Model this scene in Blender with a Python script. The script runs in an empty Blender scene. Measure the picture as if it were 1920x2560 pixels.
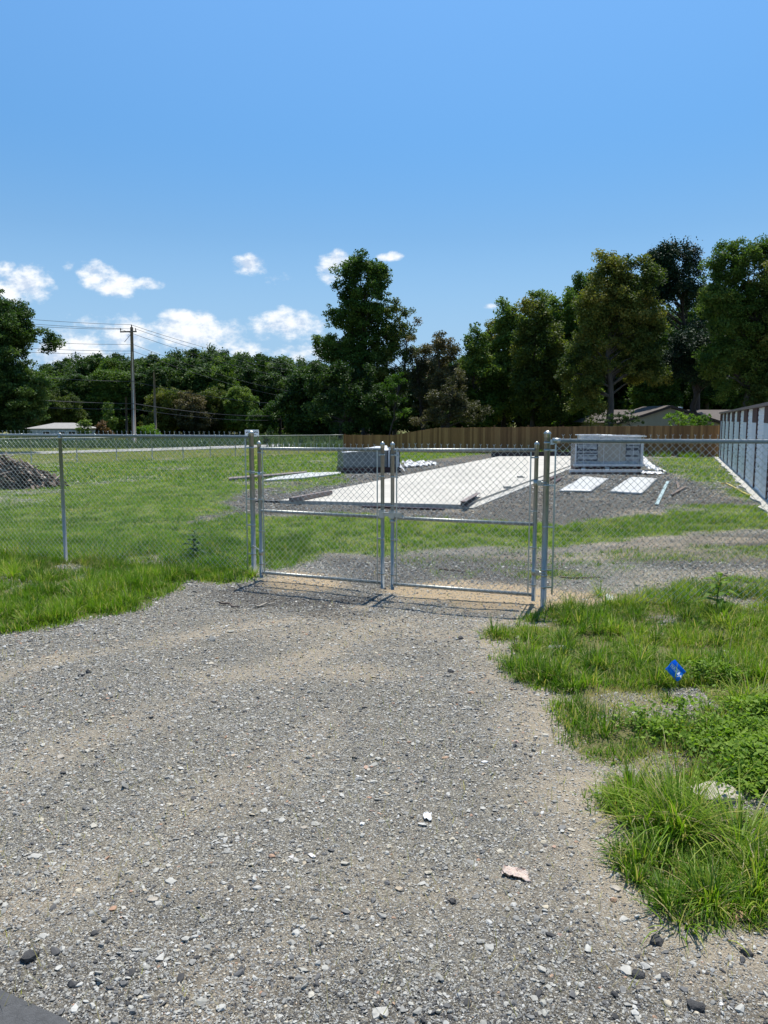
import bpy, math, random
import numpy as np
from mathutils import Vector

R = math.radians
SC = bpy.context.scene
COL = SC.collection
rng = np.random.default_rng(7)
random.seed(7)

# ------------------------------------------------------------------ camera, sky, sun, exposure
F, CX, CY, HOR, CH = 1934.0, 960.0, 1280.0, 1049.0, 1.95
PITCH = math.atan((CY - HOR) / F)
SUN_EL, SUN_AZ = 69.0, 19.0          # azimuth measured from +Y towards +X
cam = bpy.data.objects.new('camera', bpy.data.cameras.new('camera'))
COL.objects.link(cam)
cam.location = (0, 0, CH)
cam.rotation_euler = (math.pi / 2 - PITCH, 0, 0)
cam.data.sensor_fit = 'VERTICAL'
cam.data.sensor_height = 36.0
cam.data.lens = F / 2560.0 * 36.0
cam.data.clip_start = 0.05
cam.data.clip_end = 3000
SC.camera = cam

SC.view_settings.view_transform = 'Standard'
SC.view_settings.look = 'None'
SC.view_settings.exposure = 0.35
SC.view_settings.gamma = 1.0
SC.cycles.max_bounces = 8
SC.cycles.transparent_max_bounces = 8
SC.cycles.use_adaptive_sampling = True
SC.cycles.use_denoising = True


def ray(px, py):
    """direction of the photograph's pixel (1920x2560) in world space"""
    cp, sp = math.cos(PITCH), math.sin(PITCH)
    a, b = (px - CX) / F, (CY - py) / F
    return (a, cp + b * sp, -sp + b * cp)


def vnoise(x, y, s, seed=0):
    x = np.asarray(x) * s + seed * 17.3; y = np.asarray(y) * s + seed * 9.1
    xi = np.floor(x).astype(np.int64); yi = np.floor(y).astype(np.int64)
    fx = x - xi; fy = y - yi
    fx = fx * fx * (3 - 2 * fx); fy = fy * fy * (3 - 2 * fy)

    def h(a, b):
        n = (a * 374761393 + b * 668265263 + seed * 144665) & 0x7fffffff
        n = ((n ^ (n >> 13)) * 1274126177) & 0x7fffffff
        return ((n ^ (n >> 16)) & 0xffff) / 65535.0
    return (h(xi, yi) * (1 - fx) + h(xi + 1, yi) * fx) * (1 - fy) + (h(xi, yi + 1) * (1 - fx) + h(xi + 1, yi + 1) * fx) * fy


def fbm(x, y, s, seed=0, o=4):
    t = 0; a = 0.5
    for i in range(o):
        t = t + a * vnoise(x, y, s * 2 ** i, seed + i * 3); a *= 0.5
    return t / (1 - 0.5 ** o)


def gz(x, y):
    """height of the terrain"""
    x = np.asarray(x, float); y = np.asarray(y, float)
    z = -0.0098 * np.clip(y - 10, 0, 50)
    z = z + 0.010 * np.sin(x * 1.7 + 0.6) * np.sin(y * 1.3) + 0.006 * np.sin(x * 4.1 + y * 2.7)
    near = np.clip((12 - y) / 4, 0, 1)
    z = z + near * ((fbm(x, y, 3.0, 41) - 0.5) * 0.03 + (fbm(x, y, 14.0, 43) - 0.5) * 0.012)
    z = z - 1.9 * np.exp(-(((x + 41) / 17) ** 2 + ((y - 97) / 15) ** 2))
    z = z + 0.10 * np.exp(-(((x - 3.6) / 1.3) ** 2 + ((y - 5.6) / 2.2) ** 2))      # right verge is a low bank
    z = z + 0.06 * np.exp(-(((x + 4.5) / 2.2) ** 2 + ((y - 9.0) / 0.9) ** 2))
    return z


def U(px, py, z=0.0):
    d = ray(px, py)
    t = (z - CH) / d[2]
    return (d[0] * t, d[1] * t, z)


def G(px, py):
    """point on the terrain seen at this pixel"""
    d = ray(px, py)
    z = 0.0
    for _ in range(25):
        t = (z - CH) / d[2]
        x, y = d[0] * t, d[1] * t
        z = float(gz(x, y))
    return (x, y, z)


def H(py, y, px=None):
    """height of what is seen at row py at distance y"""
    d = ray(960, py)
    return CH + d[2] * y / d[1]


def XA(px, y, py=1049):
    d = ray(px, py)
    return d[0] * y / d[1]


# ------------------------------------------------------------------ node helpers
def new_mat(name):
    m = bpy.data.materials.new(name)
    m.use_nodes = True
    nt = m.node_tree
    nt.nodes.clear()
    out = nt.nodes.new('ShaderNodeOutputMaterial')
    return m, nt, out


def N(nt, typ, **kw):
    n = nt.nodes.new(typ)
    for k, v in kw.items():
        if k.startswith('i_'):
            key = k[2:]
            key = int(key) if key.isdigit() else key.replace('_', ' ')
            n.inputs[key].default_value = v
        else:
            setattr(n, k, v)
    return n


def math_n(nt, op, a, b=None, clamp=False):
    n = nt.nodes.new('ShaderNodeMath')
    n.operation = op
    n.use_clamp = clamp
    for i, v in enumerate((a, b)):
        if v is None:
            continue
        if isinstance(v, (int, float)):
            n.inputs[i].default_value = v
        else:
            nt.links.new(v, n.inputs[i])
    return n.outputs[0]


def noise(nt, vec, scale, detail=4, rough=0.6):
    n = N(nt, 'ShaderNodeTexNoise')
    n.inputs['Scale'].default_value = scale
    n.inputs['Detail'].default_value = detail
    n.inputs['Roughness'].default_value = rough
    if vec is not None:
        nt.links.new(vec, n.inputs['Vector'])
    return n.outputs['Fac']


def ramp(nt, fac, stops, interp='LINEAR'):
    n = N(nt, 'ShaderNodeValToRGB')
    cr = n.color_ramp
    cr.interpolation = interp
    while len(cr.elements) < len(stops):
        cr.elements.new(0.5)
    for e, (p, c) in zip(cr.elements, stops):
        e.position = p
        e.color = (c[0], c[1], c[2], 1)
    nt.links.new(fac, n.inputs[0])
    return n.outputs[0]


def mixc(nt, fac, a, b, mode='MIX'):
    n = N(nt, 'ShaderNodeMix', data_type='RGBA', blend_type=mode)
    for sock, v in ((n.inputs[0], fac), (n.inputs[6], a), (n.inputs[7], b)):
        if isinstance(v, (int, float)):
            sock.default_value = v
        elif isinstance(v, tuple):
            sock.default_value = (v[0], v[1], v[2], 1)
        else:
            nt.links.new(v, sock)
    return n.outputs[2]


def bump(nt, h, strength=0.4, dist=0.02):
    n = N(nt, 'ShaderNodeBump')
    n.inputs['Strength'].default_value = strength
    n.inputs['Distance'].default_value = dist
    nt.links.new(h, n.inputs['Height'])
    return n.outputs[0]


def M(name, col, rough=0.7, metal=0.0, var=0.25, scale=6.0, bmp=0.2, bdist=0.01, stretch=(1, 1, 1), col2=None, spec=0.5, fine=0.0, trans=0.0):
    """general procedural material: two-tone noise, optional fine speckle and bump, object coordinates"""
    m, nt, out = new_mat(name)
    tc = N(nt, 'ShaderNodeTexCoord')
    mp = N(nt, 'ShaderNodeMapping')
    mp.inputs['Scale'].default_value = stretch
    nt.links.new(tc.outputs['Object'], mp.inputs[0])
    f = noise(nt, mp.outputs[0], scale, 6)
    c2 = col2 or tuple(c * (1 - var) for c in col)
    c1 = tuple(min(1, c * (1 + var * 0.5)) for c in col) if col2 is None else col
    c = ramp(nt, f, [(0.3, c2), (0.7, c1)])
    if fine:
        f2 = noise(nt, tc.outputs['Object'], scale * 14, 3)
        c = mixc(nt, fine, c, ramp(nt, f2, [(0.35, (0.25,) * 3), (0.65, (1,) * 3)]), 'MULTIPLY')
    b = N(nt, 'ShaderNodeBsdfPrincipled')
    nt.links.new(c, b.inputs['Base Color'])
    b.inputs['Roughness'].default_value = rough
    b.inputs['Metallic'].default_value = metal
    b.inputs['Specular IOR Level'].default_value = spec
    if bmp:
        nt.links.new(bump(nt, noise(nt, mp.outputs[0], scale * 5, 4), bmp, bdist), b.inputs['Normal'])
    last = b.outputs[0]
    if trans:
        t = N(nt, 'ShaderNodeBsdfTranslucent')
        nt.links.new(c, t.inputs[0])
        mx = N(nt, 'ShaderNodeMixShader')
        mx.inputs[0].default_value = trans
        nt.links.new(last, mx.inputs[1]); nt.links.new(t.outputs[0], mx.inputs[2])
        last = mx.outputs[0]
    nt.links.new(last, out.inputs[0])
    return m


def leaf_mat(name, stops, trans=0.35, rough=0.6, spec=0.2):
    """foliage: the tone of each leaf comes from its own attribute"""
    m, nt, out = new_mat(name)
    at = N(nt, 'ShaderNodeAttribute', attribute_name='tint')
    c = ramp(nt, at.outputs['Fac'], stops)
    b = N(nt, 'ShaderNodeBsdfPrincipled')
    nt.links.new(c, b.inputs['Base Color'])
    b.inputs['Roughness'].default_value = rough
    b.inputs['Specular IOR Level'].default_value = spec
    t = N(nt, 'ShaderNodeBsdfTranslucent')
    c2 = mixc(nt, 1.0, c, (1.0, 1.15, 0.45), 'MULTIPLY')
    nt.links.new(c2, t.inputs[0])
    mx = N(nt, 'ShaderNodeMixShader')
    mx.inputs[0].default_value = trans
    nt.links.new(b.outputs[0], mx.inputs[1]); nt.links.new(t.outputs[0], mx.inputs[2])
    nt.links.new(mx.outputs[0], out.inputs[0])
    return m


# ------------------------------------------------------------------ world: sky with clouds
CLOUDS = [  # (px, py, half width px, half height px, weight)
    (45, 712, 105, 44, 1.0), (5, 672, 40, 22, 0.9), (-60, 720, 90, 60, 1.0),
    (165, 665, 20, 14, 0.45), (240, 690, 52, 34, 1.0), (285, 712, 60, 28, 0.95), (365, 710, 42, 15, 0.8),
    (180, 885, 125, 44, 0.95), (225, 830, 120, 40, 0.55),
    (470, 800, 80, 28, 0.9), (470, 835, 150, 42, 1.0), (560, 875, 90, 26, 0.8), (350, 850, 110, 50, 0.6),
    (622, 665, 44, 24, 0.95),
    (840, 670, 50, 36, 1.0), (970, 640, 34, 11, 0.75),
    (720, 815, 100, 38, 1.15), (700, 795, 50, 30, 0.9), (780, 882, 110, 28, 0.8),
    (1218, 767, 24, 8, 0.8), (700, 700, 26, 8, 0.15), (1090, 735, 20, 7, 0.2),
]
w = bpy.data.worlds.new('World')
SC.world = w
w.use_nodes = True
nt = w.node_tree
nt.nodes.clear()
wo = N(nt, 'ShaderNodeOutputWorld')
sky = N(nt, 'ShaderNodeTexSky', sky_type='NISHITA')
sky.sun_disc = False
sky.sun_elevation = R(SUN_EL)
sky.sun_rotation = R(SUN_AZ)
sky.air_density = 1.0
sky.dust_density = 0.3
sky.ozone_density = 1.2
tint = mixc(nt, 1.0, sky.outputs[0], (0.84, 1.20, 1.36), 'MULTIPLY')
hs = N(nt, 'ShaderNodeHueSaturation')
hs.inputs['Saturation'].default_value = 1.0
hg = N(nt, 'ShaderNodeMapRange')
hg.inputs[1].default_value = 0.22; hg.inputs[2].default_value = 0.46
tcs = N(nt, 'ShaderNodeTexCoord'); sps = N(nt, 'ShaderNodeSeparateXYZ')
nt.links.new(tcs.outputs['Generated'], sps.inputs[0]); nt.links.new(sps.outputs[2], hg.inputs[0])
tint = mixc(nt, 1.0, tint, mixc(nt, hg.outputs[0], (0.64, 0.80, 0.90), (1.10, 1.20, 1.26)), 'MULTIPLY')
nt.links.new(tint, hs.inputs['Color'])
tc = N(nt, 'ShaderNodeTexCoord')
sep = N(nt, 'ShaderNodeSeparateXYZ')
nt.links.new(tc.outputs['Generated'], sep.inputs[0])
dy = math_n(nt, 'MAXIMUM', sep.outputs[1], 0.05)
u = math_n(nt, 'DIVIDE', sep.outputs[0], dy)
v = math_n(nt, 'DIVIDE', sep.outputs[2], dy)
best = None
for (px, py, a, b_, wt) in CLOUDS:
    d = ray(px, py)
    cu, cv = d[0] / d[1], d[2] / d[1]
    eu = math_n(nt, 'MULTIPLY', math_n(nt, 'SUBTRACT', u, cu), F / (a * 1.12))
    ev = math_n(nt, 'MULTIPLY', math_n(nt, 'SUBTRACT', v, cv), F / (b_ * 1.2))
    q = math_n(nt, 'ADD', math_n(nt, 'MULTIPLY', eu, eu), math_n(nt, 'MULTIPLY', ev, ev))
    mk = math_n(nt, 'MULTIPLY', math_n(nt, 'SUBTRACT', 1.0, q), wt)
    best = mk if best is None else math_n(nt, 'MAXIMUM', best, mk)
best = math_n(nt, 'MAXIMUM', best, -1.0)
comb = N(nt, 'ShaderNodeCombineXYZ')
nt.links.new(u, comb.inputs[0])
nt.links.new(math_n(nt, 'MULTIPLY', v, 1.5), comb.inputs[1])
n1 = noise(nt, comb.outputs[0], 26, 9, 0.62)
n2 = noise(nt, comb.outputs[0], 9, 4, 0.5)
dens = math_n(nt, 'ADD', best, math_n(nt, 'MULTIPLY', math_n(nt, 'SUBTRACT', n1, 0.52), 3.2))
dens = math_n(nt, 'ADD', dens, math_n(nt, 'MULTIPLY', math_n(nt, 'SUBTRACT', n2, 0.5), 1.2))
mr = N(nt, 'ShaderNodeMapRange', interpolation_type='SMOOTHSTEP')
mr.inputs[1].default_value = 0.0
mr.inputs[2].default_value = 1.05
nt.links.new(dens, mr.inputs[0])
front = math_n(nt, 'GREATER_THAN', sep.outputs[1], 0.05)
cf = math_n(nt, 'MULTIPLY', math_n(nt, 'MULTIPLY', mr.outputs[0], front), 0.96)
off = N(nt, 'ShaderNodeVectorMath', operation='ADD'); off.inputs[1].default_value = (0.004, 0.016, 0)
nt.links.new(comb.outputs[0], off.inputs[0])
n1b = noise(nt, off.outputs[0], 26, 6, 0.62)
lit = math_n(nt, 'ADD', math_n(nt, 'MULTIPLY', math_n(nt, 'SUBTRACT', n1, n1b), 3.2), 0.55, True)
ccol = ramp(nt, lit, [(0.10, (6.3, 7.3, 8.9)), (0.55, (9.3, 9.8, 10.4)), (0.9, (10.6, 10.7, 10.8))])
lowf = N(nt, 'ShaderNodeMapRange', interpolation_type='SMOOTHSTEP')
lowf.inputs[1].default_value = 0.34; lowf.inputs[2].default_value = 0.02; lowf.inputs[3].default_value = 0.0; lowf.inputs[4].default_value = 0.9
nt.links.new(sep.outputs[2], lowf.inputs[0])
clear = mixc(nt, lowf.outputs[0], hs.outputs[0], (3.9, 5.8, 8.2))
skyc = mixc(nt, cf, clear, ccol)
bg = N(nt, 'ShaderNodeBackground')
bg.inputs[1].default_value = 0.08
nt.links.new(skyc, bg.inputs[0])
nt.links.new(bg.outputs[0], wo.inputs[0])

sun = bpy.data.objects.new('sun', bpy.data.lights.new('sun', 'SUN'))
COL.objects.link(sun)
sun.data.energy = 5.0
sun.data.angle = R(0.55)
sun.data.color = (1.0, 0.96, 0.89)
sd = Vector((math.cos(R(SUN_EL)) * math.sin(R(SUN_AZ)), math.cos(R(SUN_EL)) * math.cos(R(SUN_AZ)), math.sin(R(SUN_EL))))
sun.rotation_euler = sd.to_track_quat('Z', 'Y').to_euler()

# ------------------------------------------------------------------ mesh helpers
def link(o, parent=None):
    COL.objects.link(o)
    if parent is not None:
        o.parent = parent
    return o


def tag(o, label=None, cat=None, group=None, kind=None):
    for k, v_ in (('label', label), ('category', cat), ('group', group), ('kind', kind)):
        if v_:
            o[k] = v_
    return o


def empty(name, loc=(0, 0, 0), rz=0.0, **kw):
    o = bpy.data.objects.new(name, None)
    o.empty_display_size = 0.2
    COL.objects.link(o)
    o.location = loc
    o.rotation_euler = (0, 0, rz)
    return tag(o, **kw)


def copy_tree(o, parent=None):
    c = o.copy()
    COL.objects.link(c)
    c.parent = parent
    for ch in list(o.children):
        copy_tree(ch, c)
    return c


class MB:
    def __init__(s):
        s.v, s.f, s.sm = [], [], []

    def add(s, vs, fs, smooth=False):
        b = len(s.v)
        s.v += [tuple(map(float, p)) for p in vs]
        s.f += [tuple(b + i for i in f) for f in fs]
        s.sm += [smooth] * len(fs)
        return s

    def box(s, c, size, rz=0.0, tilt=0.0):
        hx, hy, hz = size[0] / 2, size[1] / 2, size[2] / 2
        ca, sa = math.cos(rz), math.sin(rz)
        vs = []
        for dz in (-hz, hz):
            for dx, dy_ in ((-hx, -hy), (hx, -hy), (hx, hy), (-hx, hy)):
                z = dz + tilt * dx
                vs.append((c[0] + dx * ca - dy_ * sa, c[1] + dx * sa + dy_ * ca, c[2] + z))
        return s.add(vs, [(0, 3, 2, 1), (4, 5, 6, 7), (0, 1, 5, 4), (1, 2, 6, 5), (2, 3, 7, 6), (3, 0, 4, 7)])

    def prism(s, pts, z0, z1):
        """vertical prism over xy outline; z0, z1 numbers or lists"""
        n = len(pts)
        a = z0 if isinstance(z0, (list, tuple)) else [z0] * n
        b = z1 if isinstance(z1, (list, tuple)) else [z1] * n
        vs = [(p[0], p[1], a[i]) for i, p in enumerate(pts)] + [(p[0], p[1], b[i]) for i, p in enumerate(pts)]
        fs = [tuple(range(n - 1, -1, -1)), tuple(range(n, 2 * n))] + [(i, (i + 1) % n, n + (i + 1) % n, n + i) for i in range(n)]
        return s.add(vs, fs)

    def tube(s, pts, rad, k=10, caps=True, smooth=True):
        P = [Vector(p) for p in pts]
        rr = rad if isinstance(rad, (list, tuple)) else [rad] * len(P)
        b = len(s.v)
        ref = None
        for i, p in enumerate(P):
            t = (P[min(i + 1, len(P) - 1)] - P[max(i - 1, 0)]).normalized()
            if ref is None:
                ref = Vector((0, 0, 1)) if abs(t.z) < 0.9 else Vector((1, 0, 0))
            x = t.cross(ref).normalized()
            y = t.cross(x).normalized()
            for j in range(k):
                a = 2 * math.pi * j / k
                q = p + (x * math.cos(a) + y * math.sin(a)) * rr[i]
                s.v.append((q.x, q.y, q.z))
        for i in range(len(P) - 1):
            for j in range(k):
                s.f.append((b + i * k + j, b + i * k + (j + 1) % k, b + (i + 1) * k + (j + 1) % k, b + (i + 1) * k + j))
                s.sm.append(smooth)
        if caps:
            s.f.append(tuple(b + j for j in range(k))); s.sm.append(False)
            s.f.append(tuple(b + (len(P) - 1) * k + j for j in reversed(range(k)))); s.sm.append(False)
        return s

    def lathe(s, c, prof, k=16):
        """profile (r, z) about the vertical axis through c"""
        b = len(s.v)
        for r_, z in prof:
            for j in range(k):
                a = 2 * math.pi * j / k
                s.v.append((c[0] + r_ * math.cos(a), c[1] + r_ * math.sin(a), c[2] + z))
        for i in range(len(prof) - 1):
            for j in range(k):
                s.f.append((b + i * k + j, b + i * k + (j + 1) % k, b + (i + 1) * k + (j + 1) % k, b + (i + 1) * k + j))
                s.sm.append(True)
        s.f.append(tuple(b + j for j in reversed(range(k)))); s.sm.append(False)
        s.f.append(tuple(b + (len(prof) - 1) * k + j for j in range(k))); s.sm.append(False)
        return s

    def build(s, name, mat, parent=None):
        me = bpy.data.meshes.new(name)
        me.from_pydata(s.v, [], s.f)
        me.polygons.foreach_set('use_smooth', s.sm)
        me.materials.append(mat)
        me.update()
        o = bpy.data.objects.new(name, me)
        return link(o, parent)


def np_mesh(name, mat, V, Q, parent=None, tint=None, color=None, smooth=False, do_link=True):
    """V (n,3); Q list of face index arrays (m,k)"""
    V = np.ascontiguousarray(V, dtype=np.float32)
    me = bpy.data.meshes.new(name)
    Q = [q for q in Q if len(q)]
    nl = sum(q.size for q in Q)
    nf = sum(len(q) for q in Q)
    me.vertices.add(len(V)); me.loops.add(nl); me.polygons.add(nf)
    me.vertices.foreach_set('co', V.ravel())
    me.loops.foreach_set('vertex_index', np.concatenate([q.ravel() for q in Q]).astype(np.int32))
    tot = np.concatenate([np.full(len(q), q.shape[1]) for q in Q])
    st = np.concatenate([[0], np.cumsum(tot)[:-1]])
    me.polygons.foreach_set('loop_start', st.astype(np.int32))
    me.polygons.foreach_set('use_smooth', np.full(nf, smooth))
    if tint is not None:
        a = me.attributes.new('tint', 'FLOAT', 'POINT')
        a.data.foreach_set('value', np.ascontiguousarray(tint, dtype=np.float32))
    if color is not None:
        a = me.attributes.new('zone', 'FLOAT_COLOR', 'POINT')
        a.data.foreach_set('color', np.ascontiguousarray(color, dtype=np.float32).ravel())
    me.materials.append(mat)
    me.update(calc_edges=True)
    o = bpy.data.objects.new(name, me)
    if do_link:
        link(o, parent)
    return o


# ------------------------------------------------------------------ numpy value noise and outlines
def sdf(poly, x, y):
    """signed distance, positive inside"""
    inside = np.zeros(x.shape, bool)
    dmin = np.full(x.shape, 1e9)
    n = len(poly)
    for i in range(n):
        ax, ay = poly[i]; bx, by = poly[(i + 1) % n]
        ex, ey = bx - ax, by - ay
        L = ex * ex + ey * ey + 1e-12
        t = np.clip(((x - ax) * ex + (y - ay) * ey) / L, 0, 1)
        dmin = np.minimum(dmin, (x - ax - t * ex) ** 2 + (y - ay - t * ey) ** 2)
        c = ((ay > y) != (by > y)) & (x < (bx - ax) * (y - ay) / ((by - ay) if by != ay else 1e-9) + ax)
        inside ^= c
    return np.where(inside, 1, -1) * np.sqrt(dmin)


def world_poly(pts):
    return [G(px, py)[:2] for px, py in pts]


GRASS = [
    (1.0, [(-400, 1650), (0, 1582), (150, 1560), (290, 1535), (400, 1498), (458, 1475), (470, 1452), (560, 1466), (632, 1450), (652, 1425), (700, 1422), (770, 1402),
           (820, 1380), (960, 1392), (1080, 1378), (1200, 1368), (1300, 1380), (1400, 1372), (1560, 1350), (1700, 1335), (1920, 1322), (2300, 1318), (2300, 1270), (1920, 1262),
           (1800, 1262), (1690, 1262), (1640, 1285), (1500, 1298), (1400, 1316), (1200, 1303), (1000, 1298), (900, 1284), (640, 1288), (590, 1282), (560, 1262), (585, 1240),
           (620, 1228), (660, 1222), (720, 1216), (860, 1190), (872, 1180), (1010, 1158), (1100, 1146), (1246, 1131), (1240, 1110), (-900, 1110), (-2500, 1140)]),
    (1.0, [(1370, 1530), (1300, 1560), (1222, 1575), (1225, 1600), (1262, 1612), (1285, 1680), (1340, 1700), (1385, 1722), (1425, 1755), (1410, 1810), (1440, 1850), (1500, 1885), (1560, 1905),
           (1640, 1930), (1560, 1960), (1500, 1995), (1560, 2040), (1620, 2090), (1600, 2130), (1640, 2190), (1690, 2270), (1760, 2300), (1860, 2310), (2000, 2300), (2700, 2300), (2500, 1440), (1920, 1432),
           (1760, 1445), (1660, 1462), (1600, 1480), (1540, 1500), (1440, 1515)]),
    (0.75, [(1640, 1145), (1800, 1143), (1850, 1190), (1920, 1245), (1890, 1255), (1760, 1215), (1690, 1185), (1640, 1180)]),
    (0.6, [(1290, 1380), (1560, 1385), (1680, 1405), (1560, 1430), (1400, 1425), (1290, 1405)]),
    (0.4, [(960, 1395), (1250, 1385), (1320, 1420), (1150, 1450), (1000, 1420)]),
    (0.82, [(1400, 1392), (1560, 1372), (1920, 1366), (2300, 1366), (2300, 1400), (1920, 1402), (1650, 1410), (1480, 1425), (1400, 1415)]),
    (0.65, [(1240, 1395), (1420, 1400), (1500, 1440), (1380, 1460), (1260, 1430)]),
    (0.6, [(690, 1212), (860, 1192), (880, 1205), (760, 1225), (690, 1235)]),
]
BARE = [  # mulch and bare soil inside the grass
    [(1500, 1738), (1640, 1735), (1660, 1765), (1560, 1790), (1490, 1775)],
    [(1640, 1870), (1760, 1880), (1800, 1925), (1700, 1940), (1620, 1915)],
    [(110, 1400), (210, 1395), (215, 1430), (120, 1432)],
    [(340, 1385), (430, 1388), (430, 1415), (350, 1412)],
    [(470, 1290), (540, 1290), (540, 1308), (480, 1308)],
]
SAND = [
    [(652, 1430), (740, 1425), (850, 1440), (880, 1462), (800, 1478), (700, 1482), (650, 1465)],
    [(965, 1478), (1010, 1460), (1150, 1448), (1340, 1468), (1520, 1480), (1545, 1505), (1450, 1528), (1330, 1525), (1200, 1528), (1050, 1500)],
]
DARK = [
    [(410, 1247), (560, 1222), (700, 1214), (870, 1180), (1010, 1155), (1246, 1128), (1460, 1130), (1640, 1150), (1700, 1190), (1900, 1258), (1700, 1265), (1640, 1285), (1500, 1298), (1400, 1316),
     (1200, 1303), (1000, 1298), (900, 1284), (600, 1292), (480, 1305), (430, 1275)],
    [(800, 1390), (960, 1395), (1400, 1385), (1450, 1420), (1340, 1462), (1150, 1448), (960, 1478), (860, 1460)],
    [(470, 1462), (640, 1460), (700, 1485), (960, 1500), (900, 1555), (640, 1520), (480, 1490)],  # shadowy strip before the gate, its shade painted in as darker gravel
    [(1540, 1355), (1920, 1335), (2300, 1335), (2300, 1440), (1920, 1432), (1760, 1440), (1500, 1400)],
]
GRASS_W = [(a, world_poly(p)) for a, p in GRASS]
BARE_W = [world_poly(p) for p in BARE]
SAND_W = [world_poly(p) for p in SAND]
DARK_W = [world_poly(p) for p in DARK]


FLAG = G(1697, 1722)
TRACKS = [[G(*p)[:2] for p in t] for t in (
    [(-300, 1760), (0, 1690), (250, 1630), (520, 1580), (800, 1540), (1000, 1505), (1150, 1480)],
    [(-200, 2050), (0, 1930), (250, 1830), (500, 1740), (720, 1660), (900, 1590), (1080, 1540), (1200, 1500)],
    [(-100, 2320), (200, 2180), (480, 2040), (700, 1900), (850, 1780)],
    [(500, 2560), (640, 2420), (800, 2280), (960, 2180)])]


def zones(x, y):
    """grass, sand, dark gravel with a painted shadow strip, tan dirt (0..1) at ground points"""
    x = np.asarray(x, float); y = np.asarray(y, float)
    d = np.hypot(x, y)
    sc = 0.05 + 0.012 * d
    jit = (fbm(x, y, 0.9, 3) - 0.5) * 0.5 + (fbm(x, y, 4.0, 5) - 0.5) * 0.42
    jit = jit * np.clip(d / 9, 0.6, 1.6)
    g = np.zeros_like(x)
    for wt, p in GRASS_W:
        s = sdf(p, x, y) + jit * 0.8
        g = np.maximum(g, wt * np.clip(0.5 + s / sc * 0.5, 0, 1))
    far = np.clip((y - 62) / 3, 0, 1)
    wide = ((x < -7) & (y > 9)) | (x < -0.75 * y + 0.5) & (y > 8)
    g = np.maximum(g, np.maximum(far, wide * 1.0))
    for p in BARE_W:
        s = sdf(p, x, y) + jit
        g = g * (1 - 0.85 * np.clip(0.5 + s / 0.15, 0, 1))
    yard = (d > 9) & (d < 60)
    g = g * np.where(yard, 1 - 0.55 * np.clip((fbm(x, y, 0.35, 21) - 0.60) * 9, 0, 1), 1)
    g = g * (1 - 0.92 * ((np.abs(x - FLAG[0]) < 0.13) & (y < FLAG[1] + 0.03) & (y > FLAG[1] - 0.42)))
    vb = (y < 9.5) & (x > 0)
    g = g * np.where(vb, 1 - 0.75 * np.clip((fbm(x, y, 2.6, 23) - 0.57) * 6, 0, 1), 1)
    sa = np.zeros_like(x)
    for p in SAND_W:
        sa = np.maximum(sa, np.clip(0.5 + (sdf(p, x, y) + jit * 0.7) / 0.25, 0, 1))
    dk = np.zeros_like(x)
    for p in DARK_W:
        dk = np.maximum(dk, np.clip(0.5 + (sdf(p, x, y) + jit) / 0.5, 0, 1))
    dk = np.maximum(dk, 0.75 * np.clip((3.3 - y) / 0.9, 0, 1) * np.clip(0.3 + 1.6 * (fbm(x, y, 1.4, 33) - 0.2), 0, 1))
    tan = np.clip((fbm(x * 0.55, y * 1.5, 0.9, 11) - 0.60) * 5, 0, 1) * 0.6
    for t_, a_ in zip(TRACKS, (0.9, 0.9, 0.7, 0.55)):
        dm = np.full(x.shape, 9.0)
        for (ax, ay), (bx, by) in zip(t_[:-1], t_[1:]):
            ex, ey = bx - ax, by - ay
            q = np.clip(((x - ax) * ex + (y - ay) * ey) / (ex * ex + ey * ey), 0, 1)
            dm = np.minimum(dm, np.hypot(x - ax - q * ex, y - ay - q * ey))
        tan = np.maximum(tan, a_ * np.clip(1.15 - dm / 0.26 + (fbm(x, y, 2.2, 14) - 0.5) * 2.4, 0, 1) * np.clip(0.25 + 1.5 * (fbm(x, y, 0.9, 16) - 0.25), 0, 1))
    verge = sdf(GRASS_W[1][1], x, y)
    tan = np.maximum(tan, np.clip(1 - np.abs(verge + 0.15) / 0.45, 0, 1) * 0.85 * np.clip(fbm(x, y, 2.5, 31) * 1.8, 0, 1))
    return g, sa, dk, tan


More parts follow.
